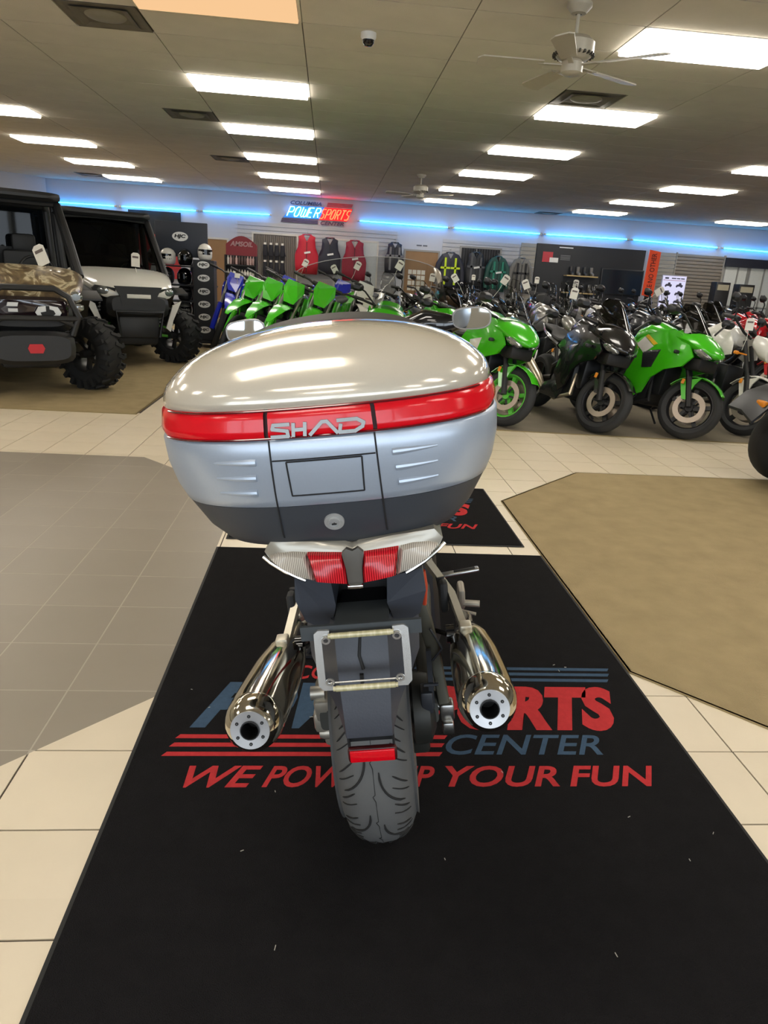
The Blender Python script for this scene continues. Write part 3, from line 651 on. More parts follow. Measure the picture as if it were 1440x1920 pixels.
m = MB(); m.box((.178, -.03, .31), (.036, .04, .05), None, 0, .008); m.box((.178, -.05, .275), (.028, .03, .035), None, 0, .006); m.tube([(.10, -.02, .318), (.165, -.02, .318)], .014, 14); m.build('axle_block', STEEL, hero)
m = MB(); m.lathe([(.001, .035), (.05, .035), (.085, .02), (.09, 0), (.09, -.02), (.05, -.03)], (.115, .0, .30), (1, 0, 0), 28); m.box((.105, -.02, .24), (.05, .06, .09), None, 0, .012); m.build('final_drive', mat('dark_drive_housing', '31322f', .5, .4), hero)
m = MB(); m.box((.142, -.06, .42), (.012, .012, .16)); m.tube([(.125, -.07, .41), (.16, -.07, .41)], .004); m.box((.13, -.05, .36), (.03, .05, .06), None, 0, .006); m.tube([(.15, -.05, .55), (.175, -.06, .50), (.15, -.06, .47)], .003); m.build('brake_hose_clips', DARKP, hero)
m = MB(); m.box((-.128, .0, .345), (.045, .10, .075), Matrix.Rotation(.2, 3, 'X'), 0, .014); m.box((-.14, -.01, .30), (.035, .06, .06), None, 0, .012); m.tube([(-.155, -.03, .385), (-.12, -.03, .385)], .017, 16); m.lathe([(.006, -.012), (.014, -.012), (.018, 0), (.018, .02), (.006, .02)], (-.135, -.02, .262), (1, .0, 0), 18); m.box((-.125, .0, .25), (.025, .05, .06), None, 0, .01); m.build('brake_caliper', ALU, hero)
m = MB(); m.tube([(-.115, -.12, .70), (-.125, -.1, .66), (-.13, -.05, .60), (-.12, .02, .54)], .008, 10); m.build('red_hose', mat('dark_red_hose', '8f1a22', .3, 0, .4), hero)
m = MB(); m.tube([(.142, -.14, .74), (.145, -.13, .70), (.14, -.12, .65)], .005, 8); m.build('orange_wire', mat('orange_wire', 'c2452a', .35), hero)
# ---- hidden forward body: seat, tank, fairing, engine, screen, mirrors
m = MB(); m.loft([ring((0, y, z), (1, 0, 0), (0, 0, 1), a, b, 2.6, 20) for y, z, a, b in [(.02, .86, .12, .03), (.15, .86, .15, .05), (.4, .83, .16, .05), (.7, .8, .13, .045), (.85, .8, .1, .04)]]); m.build('seat', mat('seat_vinyl', '1f1e1e', .6, bump=.1, scale=90), hero)
m = MB(); m.loft([ring((0, y, z), (1, 0, 0), (0, 0, 1), a, b, 2.4, 20) for y, z, a, b in [(.66, .82, .1, .05), (.8, .88, .16, .11), (1.0, .92, .18, .13), (1.15, .9, .15, .1)]]); m.build('fuel_tank', MATS['silver_body'], hero)
m = MB(); m.loft([ring((0, y, z), (1, 0, 0), (0, 0, 1), a, b, 2.8, 24) for y, z, a, b in [(1.0, .62, .24, .28), (1.3, .78, .25, .26), (1.55, .88, .2, .18), (1.75, .85, .12, .1), (1.83, .82, .04, .03)]]); m.build('front_fairing', MATS['silver_body'], hero)
m = MB(); m.bx(-.2, .2, .45, 1.05, .16, .6, 0, .06); m.build('engine', mat('engine_black', '26262a', .5, .3), hero)
m = MB(); rows = []
for k in range(9):
    t = k/8; hw = .30-.05*t; 
    rows.append([V(.055+hw*math.sin(u*1.2)/math.sin(1.2), 1.30-.18*t-.10*(1-math.cos(u*1.2)), 1.13+.285*t-.05*(u*u)*t-.022*u*t) for u in [i/8-1 for i in range(17)]])
m.sheet(rows); m.build('windscreen', CLEAR, hero, 60)
m = MB(); m.tube([V(p) for p in rows[-1]], .0012, 8); m.build('windscreen_edge', mat('screen_edge', '85847f', .4), hero)
m = MB(); m.tube([(-.36, 1.0, 1.05), (-.25, 1.1, 1.06), (0, 1.15, 1.04), (.25, 1.1, 1.06), (.36, 1.0, 1.05)], .012, 10); m.build('handlebar', BLACKP, hero)
for s, cx_, cz, rz in ((-1, -.424, 1.195, .06), (1, .418, 1.170, -.05)):
    m = MB(); R = Matrix.Translation((cx_, 1.15, cz))@Matrix.Rotation(rz+s*.1, 4, 'Y')@Matrix.Rotation(-s*.10, 4, 'Z')@Matrix.Rotation(.02, 4, 'X')
    m.loft([ring((0, y, 0), (1, 0, 0), (0, 0, 1), a, b, 2.9, 28) for y, a, b in [(0, .072, .040), (.01, .074, .042), (.035, .06, .034), (.055, .03, .02)]]); m.xf(R); h_ = m.build('mirror_housing', mat('mirror_shell_silver', '8e8b86', .3, .5, .5), hero, 50)
    m = MB(); m.loft([ring((0, y, 0), (1, 0, 0), (0, 0, 1), a, b, 2.9, 28) for y, a, b in [(-.0015, .067, .0355), (.002, .068, .0365)]]); m.xf(R); m.build('mirror_glass', MIRROR, h_, 30)
    m = MB(); m.loft([ring((x*s, y, z), (0, 1, 0), (0, 0, 1), a, b, 2.4, 16) for x, y, z, a, b in [(.10, 1.30, 1.135, .06, .014), (.17, 1.24, 1.15, .06, .040), (.25, 1.2, 1.158, .05, .056), (.32, 1.18, 1.152, .03, .044), (.385, 1.18, 1.155, .015, .018)]]); m.box((s*.28, 1.15, 1.108), (.14, .03, .03), None, 0, .008); m.build('mirror_mount', GLOSSBLK, hero, 50)
m = MB(); m.tube([(-.12, .72, .22), (-.24, .74, .11), (-.285, .75, .052)], .011, 8); m.box((-.287, .75, .050), (.06, .05, .01), Matrix.Rotation(rad(8), 3, 'Y')); m.build('side_stand', BLACKP, hero)
# ================================================================ DISPLAY MOTORCYCLES (local: +Y forward, origin between the wheels on the floor)
GREY = mat('gunmetal_paint', '3a3b3e', .25, .5, .5); BLK = mat('black_paint', '121214', .2, 0, .7); SATIN = mat('satin_black', '1c1c1e', .45); WHT = mat('white_paint', 'd6d3ca', .25, 0, .5)
REDP = mat('red_paint', 'c01822', .2, 0, .6); BLUE = mat('blue_paint', '1b2aa8', .22, 0, .6); SILP = mat('silver_paint', '9a9893', .25, .6, .5); TEALP = mat('teal_paint', '1f6f62', .25, 0, .5)
HEADL = mat('headlamp_glass', '9fa3a2', .08, .7, .8, var=.3, scale=45); SEATM = mat('black_seat', '19191a', .6, bump=.1, scale=80); BRONZE = mat('bronze_silver', 'b7ab95', .3, .8); DGREEN = mat('green_wheel_paint', '58b83c', .35); TAN = mat('tan_paint', '8a6a4a', .4)
def steer_mx(a, rake=24, p=(0, .43, .85)):
    ax = Vector((0, -math.sin(rad(rake)), math.cos(rad(rake))))
    return Matrix.Translation(p)@Matrix.Rotation(rad(a), 4, ax)@Matrix.Translation(-Vector(p))
def sec(l, n=2.4, seg=16): return [ring((0, y, z), (1, 0, 0), (0, 0, 1), a, b, n, seg) for y, z, a, b in l]
def panel(m, ol, xf, th=.018, mi=0):
    n = len(ol); cy = sum(p[0] for p in ol)/n; cz = sum(p[1] for p in ol)/n
    for s in (-1, 1):
        A = [V(s*xf(y, z), y, z) for y, z in ol]; B = [V(s*(xf(y, z)-th), y, z) for y, z in ol]; I = [V(s*(xf(cy+(y-cy)*.6, cz+(z-cz)*.6)+.014), cy+(y-cy)*.6, cz+(z-cz)*.6) for y, z in ol]
        fs = [(i, (i+1) % n, n+(i+1) % n, n+i) for i in range(n)]+[(i, (i+1) % n, 2*n+(i+1) % n, 2*n+i) for i in range(n)]+[tuple(range(2*n, 3*n)), tuple(range(n, 2*n))]
        m.add(A+B+I, fs, mi)
    return m
def make_bike(style, c1, c2, rim, label, steer=24, group='display motorcycles', name='motorcycle', detail=True, screen=None, exh=None, fendm=None, dec=False):
    t = thing(name, label, 'motorcycle', group=group); S = steer_mx(steer); dirt = style == 'dirt'; fr = .345 if dirt else .30; rr = .33 if dirt else .31; wb = .72
    sg = 32
    wheel(t, 'front_wheel', (0, wb, fr), fr, .045 if dirt else .06, RUBBER, rim, (-1, 1) if style in ('sport', 'naked') else (-1,), .78 if dirt else .72, 5, S, sg)
    wheel(t, 'rear_wheel', (0, -wb+.02, rr), rr, .055 if dirt else .085, RUBBER, rim, (-1,), .74 if dirt else .68, 5, None, sg)
    top = 1.02 if dirt else .92
    m = MB()
    for s in (-1, 1):
        m.tube([(s*.095, wb, fr), (s*.095, wb-.10, fr+.28)], [.028, .030], 10); m.tube([(s*.095, wb-.09, fr+.25), (s*.095, wb-(top-fr)*.445, top)], .021, 10)
    m.xf(S); m.build_lr('fork_leg', SATIN if not dirt else STEEL, t)
    if dirt:
        m = MB()
        for s in (-1, 1): m.tube([(s*.105, wb+.04, fr-.02), (s*.105, wb-.02, fr+.16), (s*.10, wb-.10, fr+.36)], [.035, .04, .032], 10)
        m.xf(S); m.build_lr('fork_guard', c1, t)
    m = MB()
    if dirt:
        rows = [[V(x, y, z-.25*x*x*8) for x in (-.07*f, -.035*f, 0, .035*f, .07*f)] for y, z, f in [(wb-.30, .86, .8), (wb-.1, .89, 1.05), (wb+.12, .87, 1.0), (wb+.34, .80, .65), (wb+.44, .74, .3)]]
        m.sheet(rows, (0, 0, -.008))
    else:
        for a0, a1 in ((35, 145),):
            rows = []
            for k in range(10):
                a = rad(a0+(a1-a0)*k/9); R = fr+.022; c = V(0, wb, fr)
                rows.append([c+V(x, (R-abs(x)**2*4)*math.cos(a), (R-abs(x)**2*4)*math.sin(a)) for x in (-.078, -.05, 0, .05, .078)])
            m.sheet(rows, (0, 0, .008))
        for s in (-1, 1): m.prism([(wb-.16, fr+.22), (wb+.02, fr+.30), (wb-.02, fr+.22), (wb-.05, fr+.06), (wb-.09, fr+.06)], lambda u, v, d: V(s*(.085+d), u, v), 0, .02)
    m.xf(S); m.build('front_fender', fendm or c1, t)
    m = MB(); 
    for s in (-1, 1): m.box((s*.13, wb-.13, fr+.22), (.012, .03, .05), None, 0, .005)
    m.xf(S); 
    if not dirt: m.build_lr('fork_reflector', ORANGE, t)
    # engine, frame, swing arm, exhaust
    m = MB(); m.bx(-.17, .17, -.15, .30, .24, .62, 0, .05); m.bx(-.20, .20, -.12, .1, .26, .46, 0, .05); m.bx(-.12, .12, .25, .42, .36, .68, 0, .03)
    for k in range(5): m.bx(-.185, .185, -.05, .22, .40+.04*k, .415+.04*k)
    m.build('engine', mat('engine_casing', '222325', .45, .4), t)
    m = MB(); m.tube([(0, .42, .86), (.12, .2, .74), (.15, -.2, .52), (.1, -.3, .42)], .028, 8); m.tube([(0, .42, .86), (-.12, .2, .74), (-.15, -.2, .52), (-.1, -.3, .42)], .028, 8); m.tube([(-.11, -.25, .40), (-.12, -wb, rr)], .028, 8); m.tube([(.11, -.25, .40), (.12, -wb, rr)], .028, 8); m.tube([(0, -.2, .6), (0, -.45, .8), (0, -.75, .86)], .03, 8)
    m.build('frame', c1 if style == 'dirtx' else SATIN, t)
    m = MB(); ex = exh or (STEEL if style != 'sport' else SATIN)
    m.tube([(.12, .28, .5), (.16, .35, .3), (.15, .0, .2), (.17, -.3, .26)], .022, 8); m.tube([(.17, -.28, .26), (.20, -.42, .36), (.22, -.85, .56)] if not dirt else [(.12, -.2, .7), (.14, -.4, .76), (.14, -.8, .86)], [.035, .055, .055], 12)
    m.build('exhaust', ex, t)
    m = MB(); m.tube([(-.15, .05, .3), (-.3, .08, .10), (-.33, .09, .058)], .012, 6); m.build('side_stand', SATIN, t)
    # seat and tail
    if dirt:
        m = MB(); m.loft(sec([(.30, .92, .04, .05), (.1, .95, .07, .04), (-.3, .95, .075, .04), (-.62, .97, .06, .03)])); m.build('seat', SEATM, t)
        m = MB(); rows = [[V(x*f, y, z-x*x*3) for x in (-.09, -.045, 0, .045, .09)] for y, z, f in [(-.45, .93, .9), (-.7, .97, 1), (-.95, 1.02, .8), (-1.08, 1.05, .4)]]; m.sheet(rows, (0, 0, -.01)); m.build('rear_fender', c1, t)
        m = MB(); panel(m, [(.42, .92), (.38, 1.0), (.12, .98), (-.05, .88), (.12, .72), (.34, .60), (.40, .74)], lambda y, z: .13+.06*max(0, y)); m.build_lr('radiator_shroud', c1, t)
        m = MB(); m.loft(sec([(.38, .93, .06, .09), (.2, .95, .10, .09), (.0, .93, .09, .05)])); m.build('fuel_tank', BLK, t)
        m = MB(); panel(m, [(-.25, .92), (-.7, .95), (-.6, .80), (-.25, .66)], lambda y, z: .10); m.build_lr('side_plate', c2, t)
        m = MB(); m.prism([(-.10, 1.15), (-.125, 1.05), (-.06, .91), (.06, .91), (.125, 1.05), (.10, 1.15)], lambda u, v, d: V(u, .56-abs(u)*.5+d+(.95-v)*.3, v), -.012, .0); m.xf(S); m.build('number_plate', c2 if c2 is not BLK else c1, t)
        m = MB(); m.tube([(-.40, .32, 1.13), (-.22, .37, 1.12), (-.08, .41, 1.07), (.08, .41, 1.07), (.22, .37, 1.12), (.40, .32, 1.13)], .012, 8); m.tube([(-.17, .39, 1.11), (.17, .39, 1.11)], [.02, .02], 8); m.tube([(-.41, .315, 1.13), (-.29, .35, 1.125)], .018, 8); m.tube([(.29, .35, 1.125), (.41, .315, 1.13)], .018, 8); m.xf(S); m.build('handlebar', SATIN, t)
        return t
    m = MB(); m.loft(sec([(-.12, .80, .10, .04), (-.3, .79, .14, .045), (-.5, .82, .13, .04), (-.56, .88, .11, .03), (-.8, .92, .10, .03), (-.88, .93, .06, .02)])); m.build('seat', SEATM, t)
    m = MB(); m.loft(sec([(-.3, .74, .13, .05), (-.55, .80, .14, .05), (-.8, .87, .10, .04), (-1.0, .93, .03, .02)])); m.build('tail_section', c1, t)
    tz = .0 if style == 'sport' else .03
    m = MB(); m.loft(sec([(.36, .90+tz, .06, .05), (.30, .93+tz, .14, .10), (.12, .96+tz, .17, .12), (-.05, .91+tz, .15, .10), (-.16, .82+tz, .10, .05)], 2.6, 20)); m.build('fuel_tank', c1, t)
    if style == 'sport':
        m = MB(); m.loft(sec([(.895, .815, .02, .014), (.865, .83, .10, .040), (.78, .87, .175, .080), (.66, .915, .22, .105), (.50, .945, .235, .105), (.34, .93, .235, .085)], 1.7, 24)); m.build('nose_fairing', c1, t)
        m = MB(); panel(m, [(.66, .90), (.52, 1.0), (.30, .98), (.08, .88), (-.06, .74), (.06, .66), (-.02, .46), (.14, .30), (.26, .36), (.34, .52), (.48, .62), (.66, .68), (.74, .78)], lambda y, z: .235-.12*max(0, .55-z)-.10*max(0, y-.5)*2); m.build_lr('side_fairing', c1, t)
        m = MB(); panel(m, [(.40, .80), (.18, .76), (.22, .60), (.34, .62)], lambda y, z: .252-.1*max(0, .55-z)); m.build_lr('side_vent', c2, t)
        if dec:
            for nm, q, mm in (('white_decal', [(.20, .74), (.08, .82), (.16, .90), (.30, .82)], WHT), ('yellow_decal', [(.30, .83), (.17, .905), (.19, .925), (.34, .85)], mat('yellow_decal', 'e0b428', .4))):
                m = MB(); n_ = len(q)
                for s_ in (-1, 1): m.prism(q, lambda u, v, d: V(s_*(.256+d), u, v), -.02, .0)
                m.build_lr(nm, mm, t, 0)
        m = MB(); panel(m, [(.22, .34), (.05, .42), (-.32, .30), (-.28, .20), (.10, .20)], lambda y, z: .19); m.build_lr('belly_pan', c2, t)
        m = MB()
        for s in (-1, 1): m.loft([ring(V(s*.115, .815, .822)+V(0, d, d*.2), V(s*-.75, .45, -.35).normalized(), V(0, -.5, .85).normalized(), .075*f, .032*f, 2.2, 16) for d, f in ((-.06, 1), (.0, 1), (.012, .85), (.018, .4))])
        m.build_lr('headlight', HEADL, t)
        m = MB(); m.box((0, .70, .72), (.26, .2, .12), None, 0, .03); m.build('intake', DEEP, t)
        m = MB(); rows = [[V(math.sin(u*1.25)/math.sin(1.25)*hw, y-.16*hw/.15*(1-math.cos(u*1.25)), z) for u in [i/6-1 for i in range(13)]] for y, z, hw in [(.70, .985, .19), (.62, 1.07, .175), (.54, 1.16, .15), (.47, 1.24, .11), (.43, 1.275, .075)]]; m.sheet(rows); m.build('windscreen', screen or SMOKE, t, 60)
        m = MB(); m.tube([(-.33, .30, .98), (-.2, .38, .98), (-.12, .42, .96)], .014, 8); m.tube([(.33, .30, .98), (.2, .38, .98), (.12, .42, .96)], .014, 8); m.xf(S); m.build('handlebar', SATIN, t)
        for s in (-1, 1):
            m = MB(); m.tube([(s*.17, .62, 1.03), (s*.30, .60, 1.14), (s*.36, .56, 1.16)], .010, 6); m.loft([ring((s*.40, y, 1.17), (1, 0, 0), (0, 0, 1), a, b, 2.5, 14) for y, a, b in [(.53, .075, .045), (.56, .075, .045), (.60, .04, .02)]]); m.build('mirror', SATIN, t)
    else:
        hz = 1.0
        m = MB(); panel(m, [(.44, .90), (.36, 1.0), (.14, .96), (.10, .82), (.30, .74), (.46, .78)], lambda y, z: .19); m.build_lr('tank_shroud', c1, t)
        m = MB(); panel(m, [(.30, .70), (.10, .66), (.05, .5), (.2, .42), (.33, .5)], lambda y, z: .185); m.build_lr('radiator_cover', c2, t)
        m = MB()
        if style == 'cruiser': m.lathe([(.001, .06), (.07, .05), (.095, .02), (.10, 0), (.09, -.08), (.03, -.14)], (0, .62, .92), (0, 1, -.1), 20)
        else: m.loft(sec([(.72, .84, .04, .05), (.70, .86, .085, .085), (.62, .90, .11, .11), (.52, .95, .09, .07)], 2.6, 16))
        m.xf(S); m.build('headlamp_shell', CHROME if style == 'cruiser' else c1, t)
        m = MB(); m.loft([ring((0, y, z), (1, 0, 0), (0, -.3, 1), a, b, 2.6, 16) for y, z, a, b in ([(.66, .915, .085, .085), (.69, .912, .07, .07)] if style == 'cruiser' else [(.71, .86, .07, .055), (.745, .855, .05, .035)])]); m.xf(S); m.build('headlamp_glass', HEADL, t)
        m = MB(); w_ = .42 if style != 'cruiser' else .46; m.tube([(-w_, .26, 1.06), (-w_+.15, .32, 1.09), (-.1, .40, 1.0), (.1, .40, 1.0), (w_-.15, .32, 1.09), (w_, .26, 1.06)], .013, 8)
        for s in (-1, 1): m.tube([(s*w_, .26, 1.06), (s*(w_-.12), .31, 1.085)], .02, 8)
        m.xf(S); m.build('handlebar', SATIN, t)
        for s in (-1, 1):
            m = MB(); m.tube([(s*.30, .33, 1.09), (s*.34, .34, 1.2), (s*.37, .32, 1.24)], .008, 6); m.loft([ring((s*.40, y, 1.26), (1, 0, 0), (0, 0, 1), a, b, 2.4, 14) for y, a, b in [(.29, .07, .045), (.32, .07, .045), (.35, .035, .02)]]); m.xf(S); m.build('mirror', SATIN, t)
        m = MB(); m.box((0, .43, 1.05), (.16, .05, .09), Matrix.Rotation(.6, 3, 'X'), 0, .02); m.xf(S); m.build('instrument', DEEP, t)
        if screen:
            m = MB(); hh = .42 if style == 'adventure' else .32
            rows = [[V(math.sin(u*1.1)/math.sin(1.1)*hw, y-.12*(1-math.cos(u*1.1)), z) for u in [i/6-1 for i in range(13)]] for y, z, hw in [(.62, 1.02, .13), (.58, 1.02+hh*.35, .19), (.52, 1.02+hh*.75, .18), (.48, 1.02+hh*.95, .14), (.47, 1.02+hh, .09)]]; m.sheet(rows); m.xf(S) ; m.build('windscreen', screen, t, 60)
            e = rows[0][::-1]+[r[0] for r in rows[1:-1]]+rows[-1]+[r[-1] for r in rows[-2:0:-1]]; m = MB(); m.tube(e+[e[0]], .004, 5); m.xf(S); m.build('screen_edge', glass('pale_edge', 'a9a7a2', .5), t)
        if style == 'adventure':
            m = MB(); rows = [[V(x*f, y, z-x*x*4) for x in (-.07, -.035, 0, .035, .07)] for y, z, f in [(.5, .86, 1.1), (.7, .86, 1.2), (.92, .82, .8), (1.02, .79, .3)]]; m.sheet(rows, (0, 0, -.01)); m.xf(S); m.build('beak', c1, t)
            m = MB()
            for s in (-1, 1): m.loft([ring((s*x, y, 1.08), (0, 1, 0), (0, 0, 1), .015, b, 2.4, 10) for x, y, b in [(.26, .38, .02), (.34, .40, .055), (.42, .36, .06), (.46, .28, .03)]])
            m.xf(S); m.build_lr('hand_guard', SATIN, t)
            m = MB(); m.bx(-.16, .16, -1.0, -.62, .93, .95, 0, .008); m.build('luggage_rack', SATIN, t)
    m = MB()
    for s in (-1, 1): m.tube([(s*.12, .60, .80), (s*.24, .60, .80)], .008, 6); m.box((s*.26, .60, .80), (.05, .035, .035), None, 0, .01)
    m.build_lr('turn_signal', SATIN if style == 'sport' else ORANGE, t)
    return t
PROTOS = {}
def place(o, fx, fy, head, lean=9):
    """front tyre contact at fx,fy; head = heading in degrees from -Y turned to +X"""
    a = pi+rad(head); o.location = (fx+math.sin(a)*.72, fy-math.cos(a)*.72, .006); o.rotation_euler = (0, rad(-lean), a); o.scale = (1, 1, 1)
    return o
def bike(key, fx, fy, head, label, lean=9, group=None, **kw):
    k = key if isinstance(key, str) else str(key)
    if k not in PROTOS: o = PROTOS[k] = make_bike(*BK[k], label, **kw)
    else: o = copy_tree(PROTOS[k]); o['label'] = label
    if group: o['group'] = group
    place(o, fx, fy, head, lean)
    if 'dirt' in k: o.scale = (1.1, 1.1, 1.1)
    return o
BK = {'green_sport': ('sport', GREEN, GREY, SATIN), 'green_sport_gw': ('sport', GREEN, WHT, DGREEN), 'black_sport': ('sport', BLK, GREY, SATIN), 'white_naked': ('naked', WHT, BLK, SATIN), 'black_naked': ('naked', BLK, GREY, SATIN), 'grey_naked': ('naked', GREY, BLK, SATIN),
      'silver_adv': ('adventure', SILP, BLK, SATIN), 'black_adv': ('adventure', BLK, GREY, SATIN), 'black_cruiser': ('cruiser', BLK, GREY, STEEL), 'red_naked': ('naked', REDP, BLK, SATIN), 'blue_sport': ('sport', BLUE, BLK, SATIN), 'dirt': ('dirt', GREEN, GREEN, SATIN), 'white_dirt': ('dirt', WHT, WHT, SATIN), 'tan_cruiser': ('cruiser', TAN, BLK, STEEL), 'teal_naked': ('naked', TEALP, BLK, SATIN), 'blue_dirt': ('dirt', BLUE, BLUE, SATIN)}
FR = 'front row of motorcycles'
bike('green_sport_gw', 1.74, 6.74, 18, 'lime green and white sport motorcycle with green rims, just right of the silver top box', 9, FR, steer=26, screen=CLEAR)
bike('black_sport', 2.66, 6.62, 8, 'glossy black sport motorcycle between the two lime green sport motorcycles', 9, FR, steer=30, exh=BRONZE)
bike('green_sport', 3.50, 6.50, 22, 'lime green sport motorcycle with black wheels in the front row on the right', 9, FR, steer=30, dec=True, screen=SMOKE)
bike('white_naked', 4.28, 6.80, 14, 'white and black naked motorcycle at the right edge beside the lime green sport motorcycle', 9, FR, steer=24)
# green dirt bikes in the middle left
DR = 'row of green dirt bikes'
for k, (px, py, hd) in enumerate([(-1.42, 10.15, -18), (-1.13, 9.7, -16), (-.82, 9.1, -16), (-.43, 8.65, -14)]):
    bike('dirt', px, py, hd, ['leftmost lime green dirt bike of the row above the left mirror', 'second lime green dirt bike from the left, above the left mirror', 'third lime green dirt bike from the left in the row behind the windscreen', 'rightmost lime green dirt bike of the row behind the windscreen'][k], 16, DR, steer=4)
bike('blue_dirt', -1.84, 11.9, -16, 'blue dirt bike beside the helmet rack', 10, 'blue motorcycles')
bike('blue_dirt', -1.05, 12.9, -20, 'blue dirt bike half hidden behind the leftmost green dirt bikes', 10, 'blue motorcycles')
bike('blue_dirt', -.1, 11.8, -20, 'blue dirt bike half hidden behind the rightmost green dirt bike', 10, 'blue motorcycles')
bike('green_sport_gw', .50, 7.95, -6, 'lime green and white sport motorcycle seen through the silver motorcycle windscreen', 9, 'motorcycles behind the silver touring motorcycle')
bike('white_dirt', .22, 10.2, -14, 'white dirt bike right of the green dirt bikes', 9, 'motorcycles behind the silver touring motorcycle')
BR = 'motorcycles crowded behind the front row'
ROWS = [
 (2, 9.2, [('green_sport', 1.5), ('black_cruiser', 2.3), ('silver_adv', 3.0), ('black_naked', 3.75), ('grey_naked', 4.45), ('black_sport', 5.15), ('red_naked', 5.95), ('black_naked', 6.8)]),
 (3, 11.6, [('black_cruiser', 1.3), ('tan_cruiser', 2.05), ('black_adv', 2.9), ('silver_adv', 3.8), ('white_naked', 4.7), ('black_cruiser', 5.55), ('grey_naked', 6.4), ('red_naked', 7.25), ('black_naked', 8.1)]),
 (4, 14.0, [('black_adv', .9), ('grey_naked', 1.8), ('black_cruiser', 2.6), ('black_naked', 3.4), ('black_adv', 4.3), ('silver_adv', 5.2), ('grey_naked', 6.1), ('black_cruiser', 7.0), ('black_sport', 7.9), ('red_naked', 8.8), ('black_naked', 9.7)]),
 (5, 16.3, [('teal_naked', 2.6), ('black_naked', 3.6), ('grey_naked', 4.8), ('black_adv', 6.0), ('black_cruiser', 7.3), ('black_naked', 8.5), ('grey_naked', 9.8)])]
KN = {'green_sport': 'lime green sport', 'black_cruiser': 'black and chrome cruiser', 'silver_adv': 'silver adventure', 'black_naked': 'black naked', 'grey_naked': 'gunmetal naked', 'black_sport': 'black sport', 'red_naked': 'red naked', 'tan_cruiser': 'tan cruiser', 'black_adv': 'black adventure', 'white_naked': 'white naked', 'teal_naked': 'teal naked'}
OR = ['first', 'second', 'third', 'fourth', 'fifth', 'sixth', 'seventh', 'eighth', 'ninth', 'tenth', 'eleventh']
rb = random.Random(4)
for rn, yy, lst in ROWS:
    for k, (ky, xx) in enumerate(lst):
        kw = {'screen': CLEAR} if 'adv' in ky or 'cruiser' in ky else {}
        bike(ky, xx+rb.uniform(-.05, .05), yy+rb.uniform(-.12, .12), 14+rb.uniform(-8, 10), '%s motorcycle, %s from the left in the %s row from the front' % (KN[ky], OR[k], OR[rn-1]), 9+rb.uniform(-1, 1), BR, **kw)
# ================================================================ OFF-ROAD VEHICLES (local: +Y forward, origin under the front axle)
CAMO = ramp_mat('camouflage_wrap', [(.25, '2b241a'), (.40, '5a4a34'), (.50, '7d6a4a'), (.56, 'c9bd9c'), (.62, '6b5a3e'), (.8, '3b3123')], 4.5, .35, (.9, .35, 1.2), 'noise', .3, 0, 2.2)
HOODW = mat('pale_grey_bodywork', 'cfcdc3', .22, 0, .5, var=.03); TINT = glass('tinted_window', '4d5254', .25); UTVB = mat('vehicle_black_plastic', '18191a', .5, bump=.05, scale=40); MUDT = mat('mud_tyre_rubber', '151514', .8, bump=.1, scale=40)
def lug_tyre(par, c, r, w, rimm, lugs=True, st=0):
    S = Matrix.Translation(c)@Matrix.Rotation(rad(st), 4, 'Z')@Matrix.Translation(-Vector(c))
    t = wheel(par, 'wheel', c, r, w, MUDT, rimm, (), .52, 6, S, 36, 3.2)
    if lugs:
        m = MB(); n = 20
        for k in range(n):
            for s, da in ((-1, 0), (1, .5)):
                a = 2*pi*(k+da)/n; R = Matrix.Translation(c)@Matrix.Rotation(a, 4, 'X'); s0 = len(m.v)
                m.box((s*w*.48, 0, r-.005), (w*.72, .038, .035), Matrix.Rotation(s*.45, 3, 'Z')); m.box((s*w*.98, 0, r-.05), (.03, .045, .09)); m.xf(R, s0)
        m.xf(S); m.build('tread_lugs', MUDT, t, 0)['kind'] = 'stuff'
    return t
